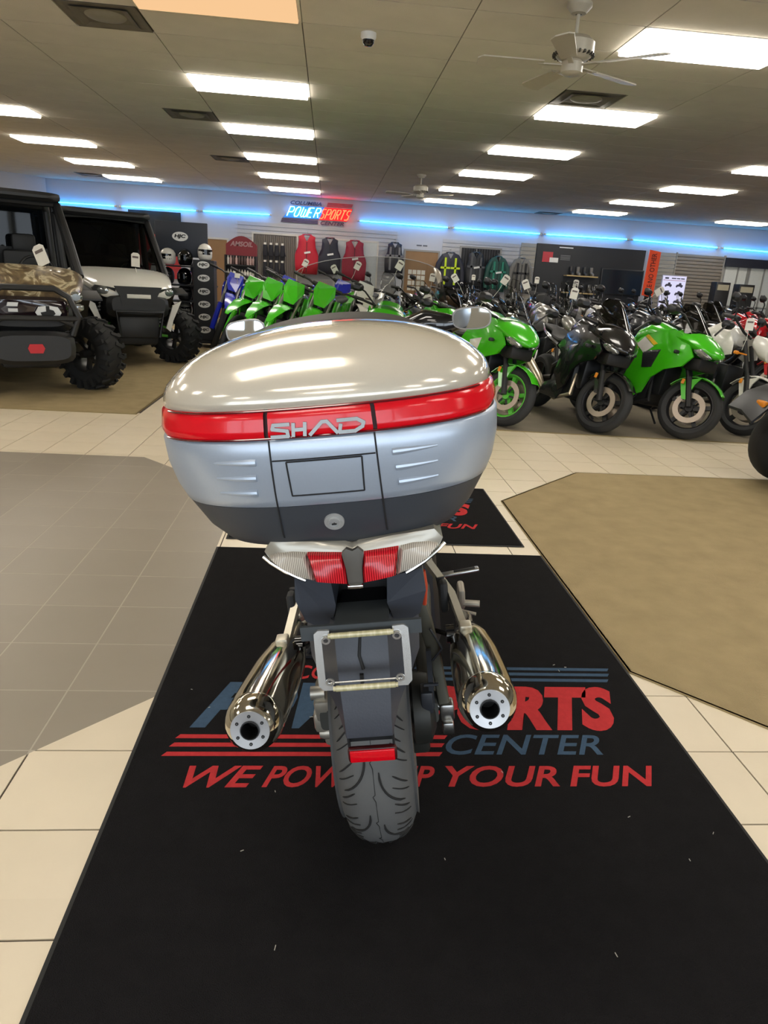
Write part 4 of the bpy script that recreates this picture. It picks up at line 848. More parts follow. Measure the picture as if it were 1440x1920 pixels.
def utv(name, label, loc, head, body, doors, arms, rimm):
    t = thing(name, label, 'off-road vehicle', loc, (0, 0, rad(head)), 'off-road vehicles')
    for s in (-1, 1):
        lug_tyre(t, (s*.63, 0, .37), .37, .135, rimm, True, 32); lug_tyre(t, (s*.63, -2.1, .37), .37, .145, rimm, False)
    # hood: sections along Y
    m = MB(); m.loft([ring((0, y, z), (1, 0, 0), (0, 0, 1), a, b, 3.2, 28) for y, z, a, b in [(.52, .93, .30, .05), (.47, .95, .45, .09), (.30, .99, .52, .12), (.0, 1.04, .60, .15), (-.35, 1.09, .68, .15), (-.62, 1.12, .70, .12)]]); m.build('hood', body, t, 40)
    m = MB()
    for s in (-1, 1):
        rows = [[V(s*x, .02+R*math.cos(a), .40+R*.92*math.sin(a)) for x in (.46, .58, .72)] for a, R in [(rad(62), .66), (rad(85), .66), (rad(110), .65), (rad(140), .62), (rad(160), .60)]]; m.sheet(rows, (0, 0, .02))
    m.build_lr('front_fender', doors, t)
    m = MB(); m.loft([ring((0, y, z), (1, 0, 0), (0, 0, 1), a, b, 4, 20) for y, z, a, b in [(.56, .80, .34, .11), (.50, .78, .40, .15), (.2, .74, .38, .16), (-.3, .66, .36, .18)]]); m.bx(-.27, .27, -.5, .45, .28, .56, 0, .05); m.build('front_fascia', UTVB, t)
    m = MB(); m.bx(-.66, .66, -2.0, -.45, .28, .42, 0, .03); m.bx(-.66, .66, -.62, -.5, .35, 1.1, 0, .03); m.bx(-.7, .7, -3.0, -1.75, .5, .62, 0, .04); m.build('chassis', UTVB, t)
    m = MB()
    for s in (-1, 1): m.prism([(-.62, 1.08), (-.60, .42), (-1.55, .42), (-1.72, .8), (-1.72, 1.02)], lambda u, v, d: V(s*(.68+d), u, v), 0, .04)
    m.build_lr('door', doors, t)
    m = MB(); m.bx(-.72, .72, -3.05, -1.85, .62, 1.05, 0, .03); m.build('cargo_bed', doors, t)
    m = MB()
    for s in (-1, 1):
        m.tube([(s*.68, -.50, 1.14), (s*.66, -.78, 1.45), (s*.60, -1.08, 1.88), (s*.58, -1.18, 1.93), (s*.58, -1.9, 1.95), (s*.62, -1.98, 1.85), (s*.66, -1.95, 1.0)], .042, 10)
        m.tube([(s*.60, -1.22, 1.86), (s*.64, -.9, 1.45), (s*.67, -.70, 1.14)], .030, 8); m.tube([(s*.665, -1.5, 1.02), (s*.62, -1.5, 1.9)], .035, 8)
    m.tube([(-.6, -1.1, 1.89), (.6, -1.1, 1.89)], .035, 8); m.tube([(-.6, -1.95, 1.9), (.6, -1.95, 1.9)], .035, 8); m.build('roll_cage', UTVB, t)
    m = MB(); m.loft([ring((0, y, 1.955), (1, 0, 0), (0, 0, 1), a, b, 6, 24) for y, a, b in [(-.98, .52, .015), (-1.02, .63, .05), (-1.5, .66, .065), (-2.05, .63, .05), (-2.1, .6, .02)]]); m.build('roof', UTVB, t)
    m = MB()
    for s in (-1, 1):
        m.box((s*.3, -1.38, .78), (.5, .5, .14), None, 0, .05); m.box((s*.3, -1.66, 1.08), (.5, .12, .62), Matrix.Rotation(-.12, 3, 'X'), 0, .05); m.box((s*.3, -1.70, 1.47), (.26, .10, .2), None, 0, .04)
    m.build_lr('seat', mat('vehicle_seat', '1e1f1f', .6), t)
    m = MB(); sw = V(-.32, -.92, 1.18); u = V(1, 0, 0); v = V(0, -.55, .83)
    m.tube([sw+u*(.18*math.cos(2*pi*k/20))+v*(.18*math.sin(2*pi*k/20)) for k in range(21)], .016, 8); m.tube([sw-u*.18, sw+u*.18], .015, 6); m.tube([sw, sw+V(0, .2, -.1)], .03, 8); m.build('steering_wheel', UTVB, t)
    m = MB(); m.bx(-.64, .64, -2.0, -1.96, 1.0, 1.42); m.build('cab_darkening_panel', UTVB, t, 0); m = MB(); m.bx(-.60, .60, -1.985, -1.975, 1.42, 1.88); m.build('rear_window', TINT, t, 0)  # dark panel added behind the seats so the cab interior looks dark
    m = MB()
    for s in (-1, 1): m.tube([(s*.69, -.75, 1.10), (s*.66, -.98, 1.45), (s*.62, -1.22, 1.82), (s*.63, -1.45, 1.82), (s*.68, -1.47, 1.10)], .035, 8)
    m.build_lr('door_frame', UTVB, t)
    m = MB(); m.bx(-.64, .64, -.78, -.55, 1.0, 1.16, 0, .05); m.build('dashboard', UTVB, t)
    m = MB()
    for s in (-1, 1):
        m.tube([(s*.22, .05, .40), (s*.52, .02, .36)], .018, 8); m.tube([(s*.22, -.12, .40), (s*.52, -.02, .36)], .018, 8); m.tube([(s*.22, .05, .54), (s*.50, .02, .48)], .016, 8)
    m.build_lr('suspension_arm', arms, t)
    m = MB()
    for s in (-1, 1):
        m.tube([(s*.46, .02, .42), (s*.34, .0, .86)], .022, 8)
        p0, p1 = V(s*.44, .02, .50), V(s*.36, .0, .82); m.tube([p0.lerp(p1, k/48)+V(.045*math.cos(k*.9), .045*math.sin(k*.9), 0) for k in range(49)], .008, 5)
    m.build_lr('shock_absorber', mat('spring_steel', '5b5a57', .35, .7), t)
    return t
HD = -151
camo = utv('off_road_vehicle', 'camouflage side-by-side off-road vehicle cut off by the left edge of the photo', (-3.10, 7.54, .006), HD, CAMO, UTVB, UTVB, mat('dark_machined_rim', '3c3c3b', .35, .6))
m = MB()
m.tube([(-.36, .62, .62), (-.42, .66, .80), (-.34, .66, .98), (-.22, .64, 1.05), (.22, .64, 1.05), (.34, .66, .98), (.42, .66, .80), (.36, .62, .62)], .03, 10)
m.tube([(-.42, .66, .78), (.42, .66, .78)], .026, 10); m.tube([(-.40, .64, .70), (-.22, .66, .78)], .02, 8); m.tube([(.40, .64, .70), (.22, .66, .78)], .02, 8); m.loft([ring((0, y, .50), (1, 0, 0), (0, 0, 1), a, b, 4, 20) for y, a, b in [(.66, .33, .12), (.62, .38, .16), (.45, .38, .16)]]); m.build('front_bumper', mat('bumper_black', '202122', .45), camo)
m = MB(); m.loft([ring((0, y, .86), (1, 0, 0), (0, 0, 1), a, b, 5, 20) for y, a, b in [(.60, .30, .08), (.57, .35, .11), (.45, .36, .12)]]); m.build('gloss_grille', mat('gloss_plum_black', '1f1418', .1, 0, .8), camo)
m = MB(); m.prism([(-.115, .84), (-.085, .89), (.0, .905), (.085, .89), (.115, .84), (.085, .79), (0, .775), (-.085, .79)], lambda u, v, d: V(-.16+u, .615+d, v-.01), 0, .012); m.prism([(-.06, .83), (-.045, .86), (-.01, .87), (-.01, .90), (.02, .90), (.02, .85), (.07, .84), (.06, .81), (-.03, .805)], lambda u, v, d: V(-.16+u, .625+d, v-.01), 0, .008, 1); m.build('round_badge', [mat('badge_silver', 'c9c6bd', .3, .6), DEEP], camo)
m = MB(); m.prism([(.10, .88), (.19, .88), (.18, .915), (.09, .915)], lambda u, v, d: V(u, .61+d, v), 0, .01); m.prism([(.10, .83), (.18, .83), (.18, .86), (.10, .86)], lambda u, v, d: V(u, .61+d, v), 0, .01); m.build('small_badges', mat('badge_silver', 'c9c6bd'), camo)
m = MB(); m.prism([(-.075, .50), (-.055, .54), (.055, .54), (.075, .50), (.055, .455), (-.055, .455)], lambda u, v, d: V(-.02+u, .66+d, v), 0, .012); m.build('red_emblem', mat('red_emblem', 'c02028', .4), camo)
m = MB(); m.prism([(.50, .80), (.60, .80), (.62, .66), (.58, .62)], lambda u, v, d: V(u, .36+d, v), 0, .015); m.build('amber_decal', mat('amber_decal', 'e8a21c', .4), camo)
for s in (-1, 1):
    m = MB(); m.loft([ring((s*.44, y, .97), (1, 0, 0), (0, 0, 1), a, a*.8, 2.2, 16) for y, a in [(.43, .07), (.47, .065), (.49, .04)]]); m.loft([ring((s*.45, y, .87), (1, 0, 0), (0, 0, 1), a, a*.6, 2.2, 16) for y, a in [(.43, .07), (.47, .06), (.485, .03)]]); m.build('headlight', HEADL, camo)
m = MB(); m.loft([ring((.85, y, 1.42), (1, 0, 0), (0, 0, 1), a, b, 4, 16) for y, a, b in [(-.72, .06, .13), (-.70, .08, .15), (-.64, .06, .12)]]); m.tube([(.68, -.7, 1.3), (.85, -.68, 1.38)], .02, 8); m.build('side_mirror', UTVB, camo)
whiteu = utv('off_road_vehicle', 'pale grey side-by-side off-road vehicle with tinted windscreen, beside the helmet rack', (-2.72, 10.06, .006), HD, HOODW, UTVB, mat('green_arm', '4f9a30', .4), mat('dark_machined_rim', '3c3c3b'))
m = MB(); m.prism([(-.30, 1.03), (.30, 1.03), (.24, .92), (.22, .80), (-.22, .80), (-.24, .92)], lambda u, v, d: V(u, .535+d, v), 0, .03); m.build('grille', mat('grille_black', '151617', .5), whiteu, 0)
m = MB(); m.bx(-.15, .15, .563, .573, .885, .935, 0, .004); put_text(m, 'UTV', (.10, .574, .895), V(-1, 0, 0), V(0, 0, 1), .2, .028, 0, .02, .002, 1) if False else None; m.build('grille_badge', mat('badge_pale', 'd2d0c6', .4), whiteu)
for s in (-1, 1):
    m = MB(); m.prism([(.27, 1.0), (.36, 1.015), (.50, 1.03), (.54, .99), (.50, .93), (.32, .89), (.29, .93)], lambda u, v, d: V(s*u, .50-.42*(u-.27)+d, v), -.02, .025); lm = m.build('headlight_pod', UTVB, whiteu, 0)
    m = MB(); m.loft([ring((s*.42, .475+d, .965), (1, -.42*s, 0), (0, 0, 1), a, a*.75, 2.2, 16) for d, a in [(-.01, .07), (.012, .055), (.02, .03)]]); m.build('headlight_lens', HEADL, lm)
    m = MB(); m.prism([(.40, .50), (.50, .80), (.62, .86), (.50, .60), (.46, .45)], lambda u, v, d: V(s*u, .32+d, v), 0, .03); m.build('fender_trim', HOODW, whiteu, 0)
m = MB(); m.box((-.0, .20, 1.115), (.42, .08, .02), None, 0, .008); m.build('hood_vent', DEEP, whiteu)
m = MB(); m.bx(-.26, .26, .46, .54, .38, .66, 0, .03); m.tube([(-.25, .56, .40), (-.30, .58, .72), (.30, .58, .72), (.25, .56, .40)], .022, 8); m.build('front_bumper', UTVB, whiteu)
m = MB(); m.sheet([[V(-.66, -.56, 1.16), V(0, -.50, 1.16), V(.66, -.56, 1.16)], [V(-.63, -.82, 1.5), V(0, -.77, 1.5), V(.63, -.82, 1.5)], [V(-.58, -1.09, 1.88), V(0, -1.05, 1.88), V(.58, -1.09, 1.88)]]); m.build('windscreen', TINT, whiteu)
# ================================================================ quad at the right edge
quad = thing('quad_bike', 'dark quad bike cut off by the right edge, standing on the olive carpet inlay', 'quad bike', (4.02, 4.60, .006), (0, 0, rad(90)))
for x, y in ((-.42, .42), (.42, .42), (-.42, -.75), (.42, -.75)): lug_tyre(quad, (x, y, .30), .30, .12, SATIN, False)
m = MB(); m.loft([ring((0, y, z), (1, 0, 0), (0, 0, 1), a, b, 3, 18) for y, z, a, b in [(.78, .62, .16, .05), (.6, .66, .25, .09), (.2, .72, .22, .12), (-.2, .72, .15, .1), (-.9, .74, .2, .07)]]); m.build('body', BLK, quad)
for s in (-1, 1):
    m = MB(); rows = [[V(s*x, .42+dy, z+.06*(x > .3)) for x in (.22, .38, .56)] for dy, z in [(.48, .48), (.36, .60), (.15, .68), (-.15, .70), (-.38, .60)]]; m.sheet(rows, (0, 0, .02)); m.build('front_fender', BLACKP, quad)
    m = MB(); m.box((s*.3, .80, .62), (.10, .04, .05), None, 0, .012); m.build('amber_marker', ORANGE, quad)
m = MB(); m.tube([(-.25, .74, .62), (-.25, .8, .74), (.25, .8, .74), (.25, .74, .62)], .012, 8); m.tube([(-.25, .8, .74), (-.28, .6, .86), (-.3, .3, .92)], .012, 8); m.build('front_rack', STEEL, quad)
m = MB(); m.tube([(-.36, .15, 1.0), (-.1, .28, 1.02), (.1, .28, 1.02), (.36, .15, 1.0)], .014, 8); m.tube([(0, .26, 1.02), (0, .35, .72)], .03, 8); m.build('handlebar', SATIN, quad)
m = MB(); m.loft(sec([(.0, .82, .12, .04), (-.4, .82, .15, .05), (-.8, .85, .14, .04)])); m.build('seat', SEATM, quad)
# ================================================================ helmet rack and helmets
RB = mat('rack_black', '15171b', .55); LOGO = mat('logo_white', 'd9d9d6', .6)
rack = thing('helmet_rack', 'tall black helmet rack on casters with white oval logos, behind the pale grey vehicle', 'display rack', (-2.5, 12.7, .006))
def oval_logo(par, x, z, w_, y, name='logo_badge'):
    m = MB(); m.loft([ring((x, y-d, z), (1, 0, 0), (0, 0, 1), w_*f, w_*.56*f, 2, 28) for d, f in ((0, 1), (.004, 1), (.0041, .92))], 0); o = m.build(name, LOGO, par, 0)
    m = MB(); put_text(m, 'HJC', (x-w_*.72, y-.0045, z-w_*.27), V(1, 0, 0), V(0, 0, 1), w_*1.44, w_*.54, .15, .05, .003); m.build('logo_lettering', DEEP, o, 0)
m = MB(); m.bx(-.43, .43, -.02, .02, 1.45, 2.0, 0, .01); hb = m.build('header_board', mat('header_slate', '222833', .6), rack); oval_logo(hb, -.02, 1.77, .13, -.021)
m = MB()
for x in (-.42, .15, .42): m.bx(x-.02, x+.02, .0, .04, .1, 1.5)
m.build('uprights', RB, rack, 0)
m = MB(); m.bx(.23, .57, -.30, .02, .12, 1.42, 0, .01); col_ = m.build('logo_column', RB, rack, 0)
for zz in (1.345, 1.135, .922, .715, .507, .297): oval_logo(col_, .40, zz, .10, -.301)
for k, zz in enumerate((.22, .47, .74, 1.0, 1.30)): MB().bx(-.45, .56, -.28, .2, zz-.012, zz+.012, 0, .004).build('shelf', RB, rack, 0)
m = MB(); m.bx(-.5, .68, -.32, -.26, .07, .10); m.bx(-.5, .68, .22, .28, .07, .10); m.bx(.3, .5, -.3, .25, .07, .12); m.build('base', RB, rack, 0)
for x in (-.45, .64):
    for y in (-.29, .25): MB().lathe([(0, -.012), (.03, -.012), (.03, .012), (0, .012)], (x, y, .03), (1, 0, 0), 16).build('caster', STEEL, rack)
def helmet(label, loc, rz, c, c2=None, visor=True):
    t = thing('helmet', label, 'helmet', loc, (0, 0, rad(rz)), 'helmets on the rack'); m = MB()
    m.loft([ring((0, y*1.0, z), (1, 0, 0), (0, 1, 0), a, b, 2.2, 20) for z, y, a, b in [(.0, .0, .085, .10), (.015, .0, .10, .125), (.06, .0, .115, .14), (.12, .0, .12, .145), (.18, -.005, .112, .135), (.23, -.01, .08, .10), (.255, -.01, .04, .05), (.262, -.01, .008, .01)]]); m.build('shell', c, t, 60)
    m = MB(); rows = [[V(.119*math.sin(a), .148*math.cos(a), z) for a in [rad(-75+15*k) for k in range(11)]] for z in (.085, .12, .165)]; m.sheet(rows, (0, 0, .002)); m.build('visor', c2 or GLOSSBLK, t, 60)
    return t
S1 = 1.318
for lb, x, z, rz, c, c2 in [('white helmet with dark visor on top of the helmet rack', -.22, S1, 150, WHT, GLOSSBLK), ('gloss black helmet in the middle of the top shelf of the helmet rack', .07, S1, 170, GLOSSBLK, SMOKE), ('black and white helmet at the right end of the top rack shelf', .40, 1.425, 200, WHT, BLK), ('matt black helmet at the left end of the top rack shelf', -.42, S1, 160, SATIN, GLOSSBLK),
                            ('black helmet on the second shelf of the rack beside the logo column', .05, 1.018, 170, GLOSSBLK, SMOKE), ('black helmet on the second shelf of the rack, further left', -.25, 1.018, 160, SATIN, GLOSSBLK), ('black helmet on the third shelf of the helmet rack', .05, .758, 170, SATIN, GLOSSBLK), ('silver grey helmet on the fourth shelf of the helmet rack', .04, .488, 170, SILP, GLOSSBLK), ('black helmet on the fourth shelf left of the silver helmet', -.25, .488, 170, BLK, SMOKE)]:
    helmet(lb, (-2.5+x, 12.6 if z < 1.4 else 12.58, z+.006 if z < 1.4 else z+.002), rz, c, c2)
# ================================================================ BACK WALL
YW = ROOM[3]; NEON = glow('neon_cyan', (.02, .36, 1, 1), 26); NCORE = glow('neon_white_blue', (.10, .38, 1, 1), 15); NRED = glow('neon_orange', (1, .032, .012, 1), 15)
segs = [(-7.25, -5.47, 2.625, 2.63), (-5.4, -3.43, 2.63, 2.655), (-3.36, -1.56, 2.658, 2.68), (.67, 3.12, 2.683, 2.673), (3.19, 5.62, 2.673, 2.672), (5.69, 8.04, 2.672, 2.688), (8.11, 10.63, 2.688, 2.638), (10.7, 13.3, 2.637, 2.6)]
nl = ['leftmost blue neon tube on the back wall', 'second blue neon tube from the left on the back wall', 'blue neon tube ending just left of the neon sign', 'blue neon tube starting just right of the neon sign', 'second blue neon tube right of the neon sign', 'third blue neon tube right of the neon sign, above the black display', 'fourth blue neon tube right of the neon sign, above the shutter', 'blue neon tube at the right edge of the photo']
for (a, b, za, zb), lb in zip(segs, nl):
    t = thing('neon_tube', lb, 'neon tube', (a, YW-.09, za), group='blue neon tubes along the back wall')
    MB().tube([(.06, 0, 0), (b-a-.06, 0, zb-za)], .013, 10).build('tube', NEON, t)
    m = MB(); m.tube([(0, 0, 0), (.06, 0, 0)], .026, 10); m.tube([(b-a-.06, 0, zb-za), (b-a, 0, zb-za)], .026, 10)
    for q in range(3): xx = .03+(b-a-.06)*q/2; m.tube([(xx, .0, (zb-za)*q/2), (xx, .09, (zb-za)*q/2)], .01, 6)
    m.build('holders', WHITEP, t)
sign = thing('neon_sign', 'glowing blue and red neon shop sign high on the back wall', 'neon sign', (0, YW-.02, 0))
def wp(m, ol, y0, y1, mi=0): return m.prism(ol, lambda u, v, d: V(u, d, v), y0, y1, mi)
wp(MB(), [(-1.27, 2.64), (-.33, 2.66), (-.20, 2.95), (-1.02, 2.94)], -.04, 0).build('blue_panel', mat('blue_sign_panel', '1787e0', .4), sign, 0)
wp(MB(), [(-.325, 2.64), (.38, 2.645), (.53, 2.95), (-.195, 2.95)], -.04, 0).build('red_panel', mat('red_sign_panel', 'e81222', .4), sign, 0)
SGN = mat('sign_plum', '4a2f52', .5)
m = MB(); put_text(m, 'COLUMBIA', (-1.08, -.03, 2.975), V(1, 0, 0), V(0, 0, 1), .80, .085, .3, .02, .02); m.build('columbia_lettering', mat('sign_navy', '26305c', .5), sign, 0)
m = MB(); put_text(m, 'CENTER', (-.30, -.03, 2.525), V(1, 0, 0), V(0, 0, 1), .62, .095, .3, .03, .02); m.build('center_lettering', SGN, sign, 0)
for k in range(3):
    wp(MB(), [(-.15+.01*k, 2.975+.035*k), (.50+.015*k, 2.975+.035*k), (.51+.015*k, 2.997+.035*k), (-.14+.01*k, 2.997+.035*k)], -.03, 0).build('upper_stripe', mat('sign_red_stripe', 'a01838', .5), sign, 0)
    wp(MB(), [(-1.33+.012*k, 2.535+.034*k), (-.37, 2.535+.034*k), (-.36, 2.557+.034*k), (-1.32+.012*k, 2.557+.034*k)], -.03, 0).build('lower_stripe', SGN, sign, 0)
GL = {'P': [[(0, 0), (0, 1), (.6, 1), (.75, .85), (.75, .6), (.6, .45), (.05, .45)]], 'O': [[(.15, 0), (0, .2), (0, .8), (.2, 1), (.55, 1), (.7, .8), (.7, .2), (.55, 0), (.15, 0)]], 'W': [[(0, 1), (0, .1), (.12, 0), (.42, .05), (.45, .8), (.45, .1), (.55, 0), (.85, .05), (.9, 1)]], 'E': [[(.65, 1), (0, 1), (0, 0), (.65, 0)], [(0, .5), (.5, .5)]], 'R': [[(0, 0), (0, 1), (.6, 1), (.72, .85), (.72, .65), (.6, .5), (.05, .5)], [(.35, .5), (.7, 0)]], 'S': [[(.7, 1), (.15, 1), (0, .85), (.05, .6), (.65, .42), (.65, .12), (.5, 0), (-.05, 0)]], 'T': [[(-.05, 1), (.75, 1)], [(.35, 1), (.35, 0)]]}
def neon_word(word, x0, z0, cw, hh, mt, sh=.42):
    for k, ch in enumerate(word):
        m = MB()
        for st in GL[ch]: m.tube([(x0+k*cw+u*cw*.92+v*hh*sh, -.075, z0+v*hh) for u, v in st], .013, 8)
        m.build('neon_letter', mt, sign)
neon_word('POWER', -1.17, 2.685, .172, .225, NCORE); neon_word('SPORTS', -.32, 2.675, .128, .225, NRED)
SLAT = mat('slatwall', '9c968a', .6); FRM = mat('white_frame', 'c9c5bb', .5); DRK = mat('dark_opening', '1c1c1f', .6); BRN = mat('brown_door', '8c6a45', .5, var=.15, scale=3)
def framed(name, label, cat, x0, x1, z0, z1, fill, fm=FRM, d=.03, extra=None, y=YW):
    t = thing(name, label, cat, (x0, y, z0)); w_, h_ = x1-x0, z1-z0
    MB().bx(0, w_, -.012, 0, 0, h_).build('pane', fill, t, 0)
    m = MB(); f = .045
    m.bx(-f, 0, -d, 0, -f, h_+f); m.bx(w_, w_+f, -d, 0, -f, h_+f); m.bx(0, w_, -d, 0, h_, h_+f); m.bx(0, w_, -d, 0, -f, 0); m.build('frame', fm, t, 0); return t
# slat-wall board behind the clothing: individual slats
sw = thing('slatwall_board', 'pale slatwall board around the hanging vests below the neon sign', 'wall panel', (-2.45, YW-.006, .9)); sm = MB().bx(0, 4.2, -.02, 0, 0, .085).mesh('slat', mat('slat_grey', 'b4b3b4', .6), 0)
for k in range(16): part(sw, 'slat', sm).location = (0, 0, k*.1)
sw2 = thing('slatwall_board', 'pale slatwall board behind the jackets and mannequin torsos', 'wall panel', (2.98, YW-.006, .9)); sm = MB().bx(0, 2.1, -.02, 0, 0, .085).mesh('slat', mat('slat_grey', 'b4b3b4', .6), 0)
for k in range(15): part(sw2, 'slat', sm).location = (0, 0, k*.1)
sw3 = thing('slatwall_board', 'beige slatwall strip left of the black display wall', 'wall panel', (5.12, YW-.006, .6)); sm = MB().bx(0, .42, -.03, 0, 0, .09).mesh('slat', SLAT, 0)
for k in range(18): part(sw3, 'slat', sm).location = (0, 0, k*.102)
sw4 = thing('slatwall_board', 'beige slatwall pillar between the white poster and the roller shutter', 'wall panel', (9.02, YW-.006, .6)); sm = MB().bx(0, .48, -.03, 0, 0, .09).mesh('slat', SLAT, 0)
for k in range(18): part(sw4, 'slat', sm).location = (0, 0, k*.102)
d_ = struct(framed('door_1', 'brown door', 'door', -3.25, -2.72, .02, 2.0, BRN)) ; del d_['category'], d_['label']
op = framed('display_window', 'white framed opening with a grey pleated curtain left of the red vest', 'window', -2.03, -.91, 1.0, 2.2, mat('grey_curtain_back', '57524d', .8), y=YW-.03)
pm = MB().tube([(0, 0, .01), (0, 0, 1.18)], .022, 6).mesh('curtain_pleat', mat('grey_curtain', '7b746c', .8), 60)
for k in range(22): part(op, 'curtain_pleat', pm).location = (.04+k*.05, -.02, 0)
w2 = framed('window', 'white framed interior window behind the dark red vest', 'window', .12, 1.22, 1.03, 2.17, mat('pale_window_pane', 'b8bdba', .25), y=YW-.03)
MB().bx(.5, .56, -.035, -.01, 0, 1.14).bx(0, .5, -.033, -.01, .3, .34).build('mullion', FRM, w2, 0)
framed('dark_window', 'dark barred opening behind the black protector vest', 'window', 3.5, 4.55, 1.0, 2.2, DRK, mat('grey_frame', '8d8a85', .5), y=YW-.03)
bars = bpy.data.objects['dark_window']; pm = MB().tube([(0, 0, 0), (0, 0, 1.18)], .008, 6).mesh('bar', mat('bar_grey', '4a4a4d', .5), 60)
for k in range(14): part(bars, 'bar', pm).location = (.07+k*.07, -.03, .01)
mb_ = framed('notice_board', 'brown notice board with a grid of small white cards', 'board', 2.0, 2.88, .9, 2.03, BRN, mat('grey_frame', '8d8a85'))
cm = MB().bx(0, .10, -.02, -.012, 0, .11).mesh('card', PAPER, 0)
for r in range(4):
    for c in range(4): part(mb_, 'card', cm).location = (.10+.12*c, 0, .55-.14*r)
m = MB(); m.bx(2.28, 2.42, YW-.008, YW-.002, 2.165, 2.20).bx(2.45, 2.57, YW-.008, YW-.002, 2.165, 2.20); tag(m.build('wall_lettering', mat('wall_letter', '5d5f66', .6), smooth=0), 'small dark lettering on the wall above the brown notice board', 'lettering')
# left banners and posters
def flat(name, label, cat, x0, x1, z0, z1, y, m_, bow=.0):
    b = MB(); rows = [[V(x0+(x1-x0)*i/12-(x0+x1)/2, .015*math.sin(i*1.3)*bow-.0, z0+(z1-z0)*k/4-z0) for i in range(13)] for k in range(5)]; b.sheet(rows, (0, .01, 0)); o = b.build(name, m_, smooth=60); o.location = ((x0+x1)/2, y, z0); return tag(o, label, cat)
bn = flat('banner', 'black fabric banner with white lettering high on the wall behind the pale grey vehicle', 'banner', -5.2, -3.88, 1.62, 2.58, YW-.06, mat('black_banner', '24282b', .8), 1.5)
m = MB(); put_text(m, 'LOW FIN', (.05, -.03, .44), V(1, 0, 0), V(0, 0, 1), .60, .13, 0, .01, .006); put_text(m, 'HUGE I', (.12, -.03, .20), V(1, 0, 0), V(0, 0, 1), .52, .13, 0, .01, .006); m.build('banner_lettering', LOGO, bn, 0)
po = flat('poster', 'red poster with white figures behind the pale grey vehicle windscreen', 'poster', -4.95, -3.9, .95, 2.02, YW-.12, mat('red_poster', '9c1f24', .6, var=.3, scale=3))
m = MB(); put_text(m, 'SALE', (-.45, -.012, .88), V(1, 0, 0), V(0, 0, 1), .01, .01) if False else None
wp(m, [(-.5, .05), (-.46, 1.0), (-.40, 1.0), (-.42, .4), (-.36, .05)], -.012, -.002); wp(m, [(-.28, .1), (-.2, .5), (-.1, .3), (.1, .45), (.2, .1)], -.012, -.002); m.build('poster_print', LOGO, po, 0)
flat('poster', 'small grey and white poster left of the red poster', 'poster', -5.55, -5.05, 1.1, 2.1, YW-.06, mat('grey_poster', '8f8c88', .6, var=.4, scale=4))
# bottle shelf with arched red header
sh = thing('bottle_shelf', 'black shelf of oil bottles with an arched dark red header left of the hanging gloves', 'shelf', (-2.08, 17.5, .006))
m = MB(); pts = [(-.36, 1.6)]+[(-.36+.72*k/12, 1.84+.19*math.sin(pi*k/12)) for k in range(13)]+[(.36, 1.6)]; wp(m, pts, 0, .03); hd_ = m.build('header', mat('dark_red_header', '7d2530', .6), sh, 0)
m = MB(); put_text(m, 'AMSOIL', (-.26, -.004, 1.80), V(1, 0, 0), V(0, 0, 1), .52, .11, .2, .03, .004); m.build('header_lettering', mat('header_letter', 'a8868a', .6), hd_, 0)
for zz in (.1, .45, .80, 1.10, 1.40): MB().bx(-.36, .36, -.2, .0, zz-.03, zz).build('shelf_board', RB, sh, 0)
m = MB(); m.bx(-.37, -.34, -.2, .03, 0, 1.6); m.build('side_panel', RB, sh, 0); m = MB(); m.bx(.34, .37, -.2, .03, 0, 1.6); m.build('side_panel', RB, sh, 0); MB().bx(-.36, .36, 0, .02, 0, 1.6).build('back_panel', RB, sh, 0)
def bottle_mesh(h_): return MB().lathe([(.0, 0), (.027, 0), (.029, .01), (.029, h_*.7), (.012, h_*.85), (.012, h_), (0, h_)], (0, 0, 0), (0, 0, 1), 12)
bms = [(bottle_mesh(.19).mesh('bottle', mat('bottle_%s' % c, h_, .4), 60), c) for c, h_ in (('pale pink', 'b89a96'), ('dark brown', '4a3533'), ('white', 'cfcbc2'), ('orange', 'b0563c'))]
for r, (zz, seq) in enumerate([(1.40, [2, 0, 1, 0, 1, 1, 1, 0, 0, 0]), (1.10, [2, 2, 2, 2, 2, 2, 2, 2, 2, 2]), (.80, [1, 2, 1, 1, 2, 1, 3, 3, 3, 2])]):
    for k, s in enumerate(seq):
        o = bpy.data.objects.new('bottle', bms[s][0]); COL.objects.link(o); o.location = (-2.08-.30+.065*k, 17.40, zz+.0065)
        tag(o, '%s oil bottle, %s from the left on the %s shelf below the red header' % (bms[s][1], OR[k], ['top', 'middle', 'lowest'][r]), 'bottle', 'bottles on the shelf with the red header')
# hanging gloves
gm = MB(); gm.loft([ring((0, 0, z), (1, 0, 0), (0, 1, 0), a, .03, 2.6, 12) for z, a in [(0, .02), (-.04, .05), (-.16, .055), (-.22, .065), (-.30, .06)]]);
for k in range(4): gm.tube([(-.045+.03*k, 0, -.28), (-.048+.032*k, -.01, -.40-.015*(k in (1, 2)))], [.016, .011], 8)
gm.tube([(.05, 0, -.2), (.085, -.01, -.30)], [.018, .012], 8); gme = gm.mesh('glove', mat('dark_glove', '1a1a22', .7), 60); tgm = MB().bx(-.03, .03, -.04, -.035, -.03, .02).mesh('hang_tag', PAPER, 0)
for r in range(2):
    for k in range(4):
        t = bpy.data.objects.new('glove', gme); COL.objects.link(t); t.location = (-1.72+.15*k, YW-.12, 1.98-.43*r); part(t, 'hang_tag', tgm)
        tag(t, 'dark riding glove with white tag, %s from the left in the %s row' % (OR[k], ['upper', 'lower'][r]), 'glove', 'gloves hanging in front of the curtain')
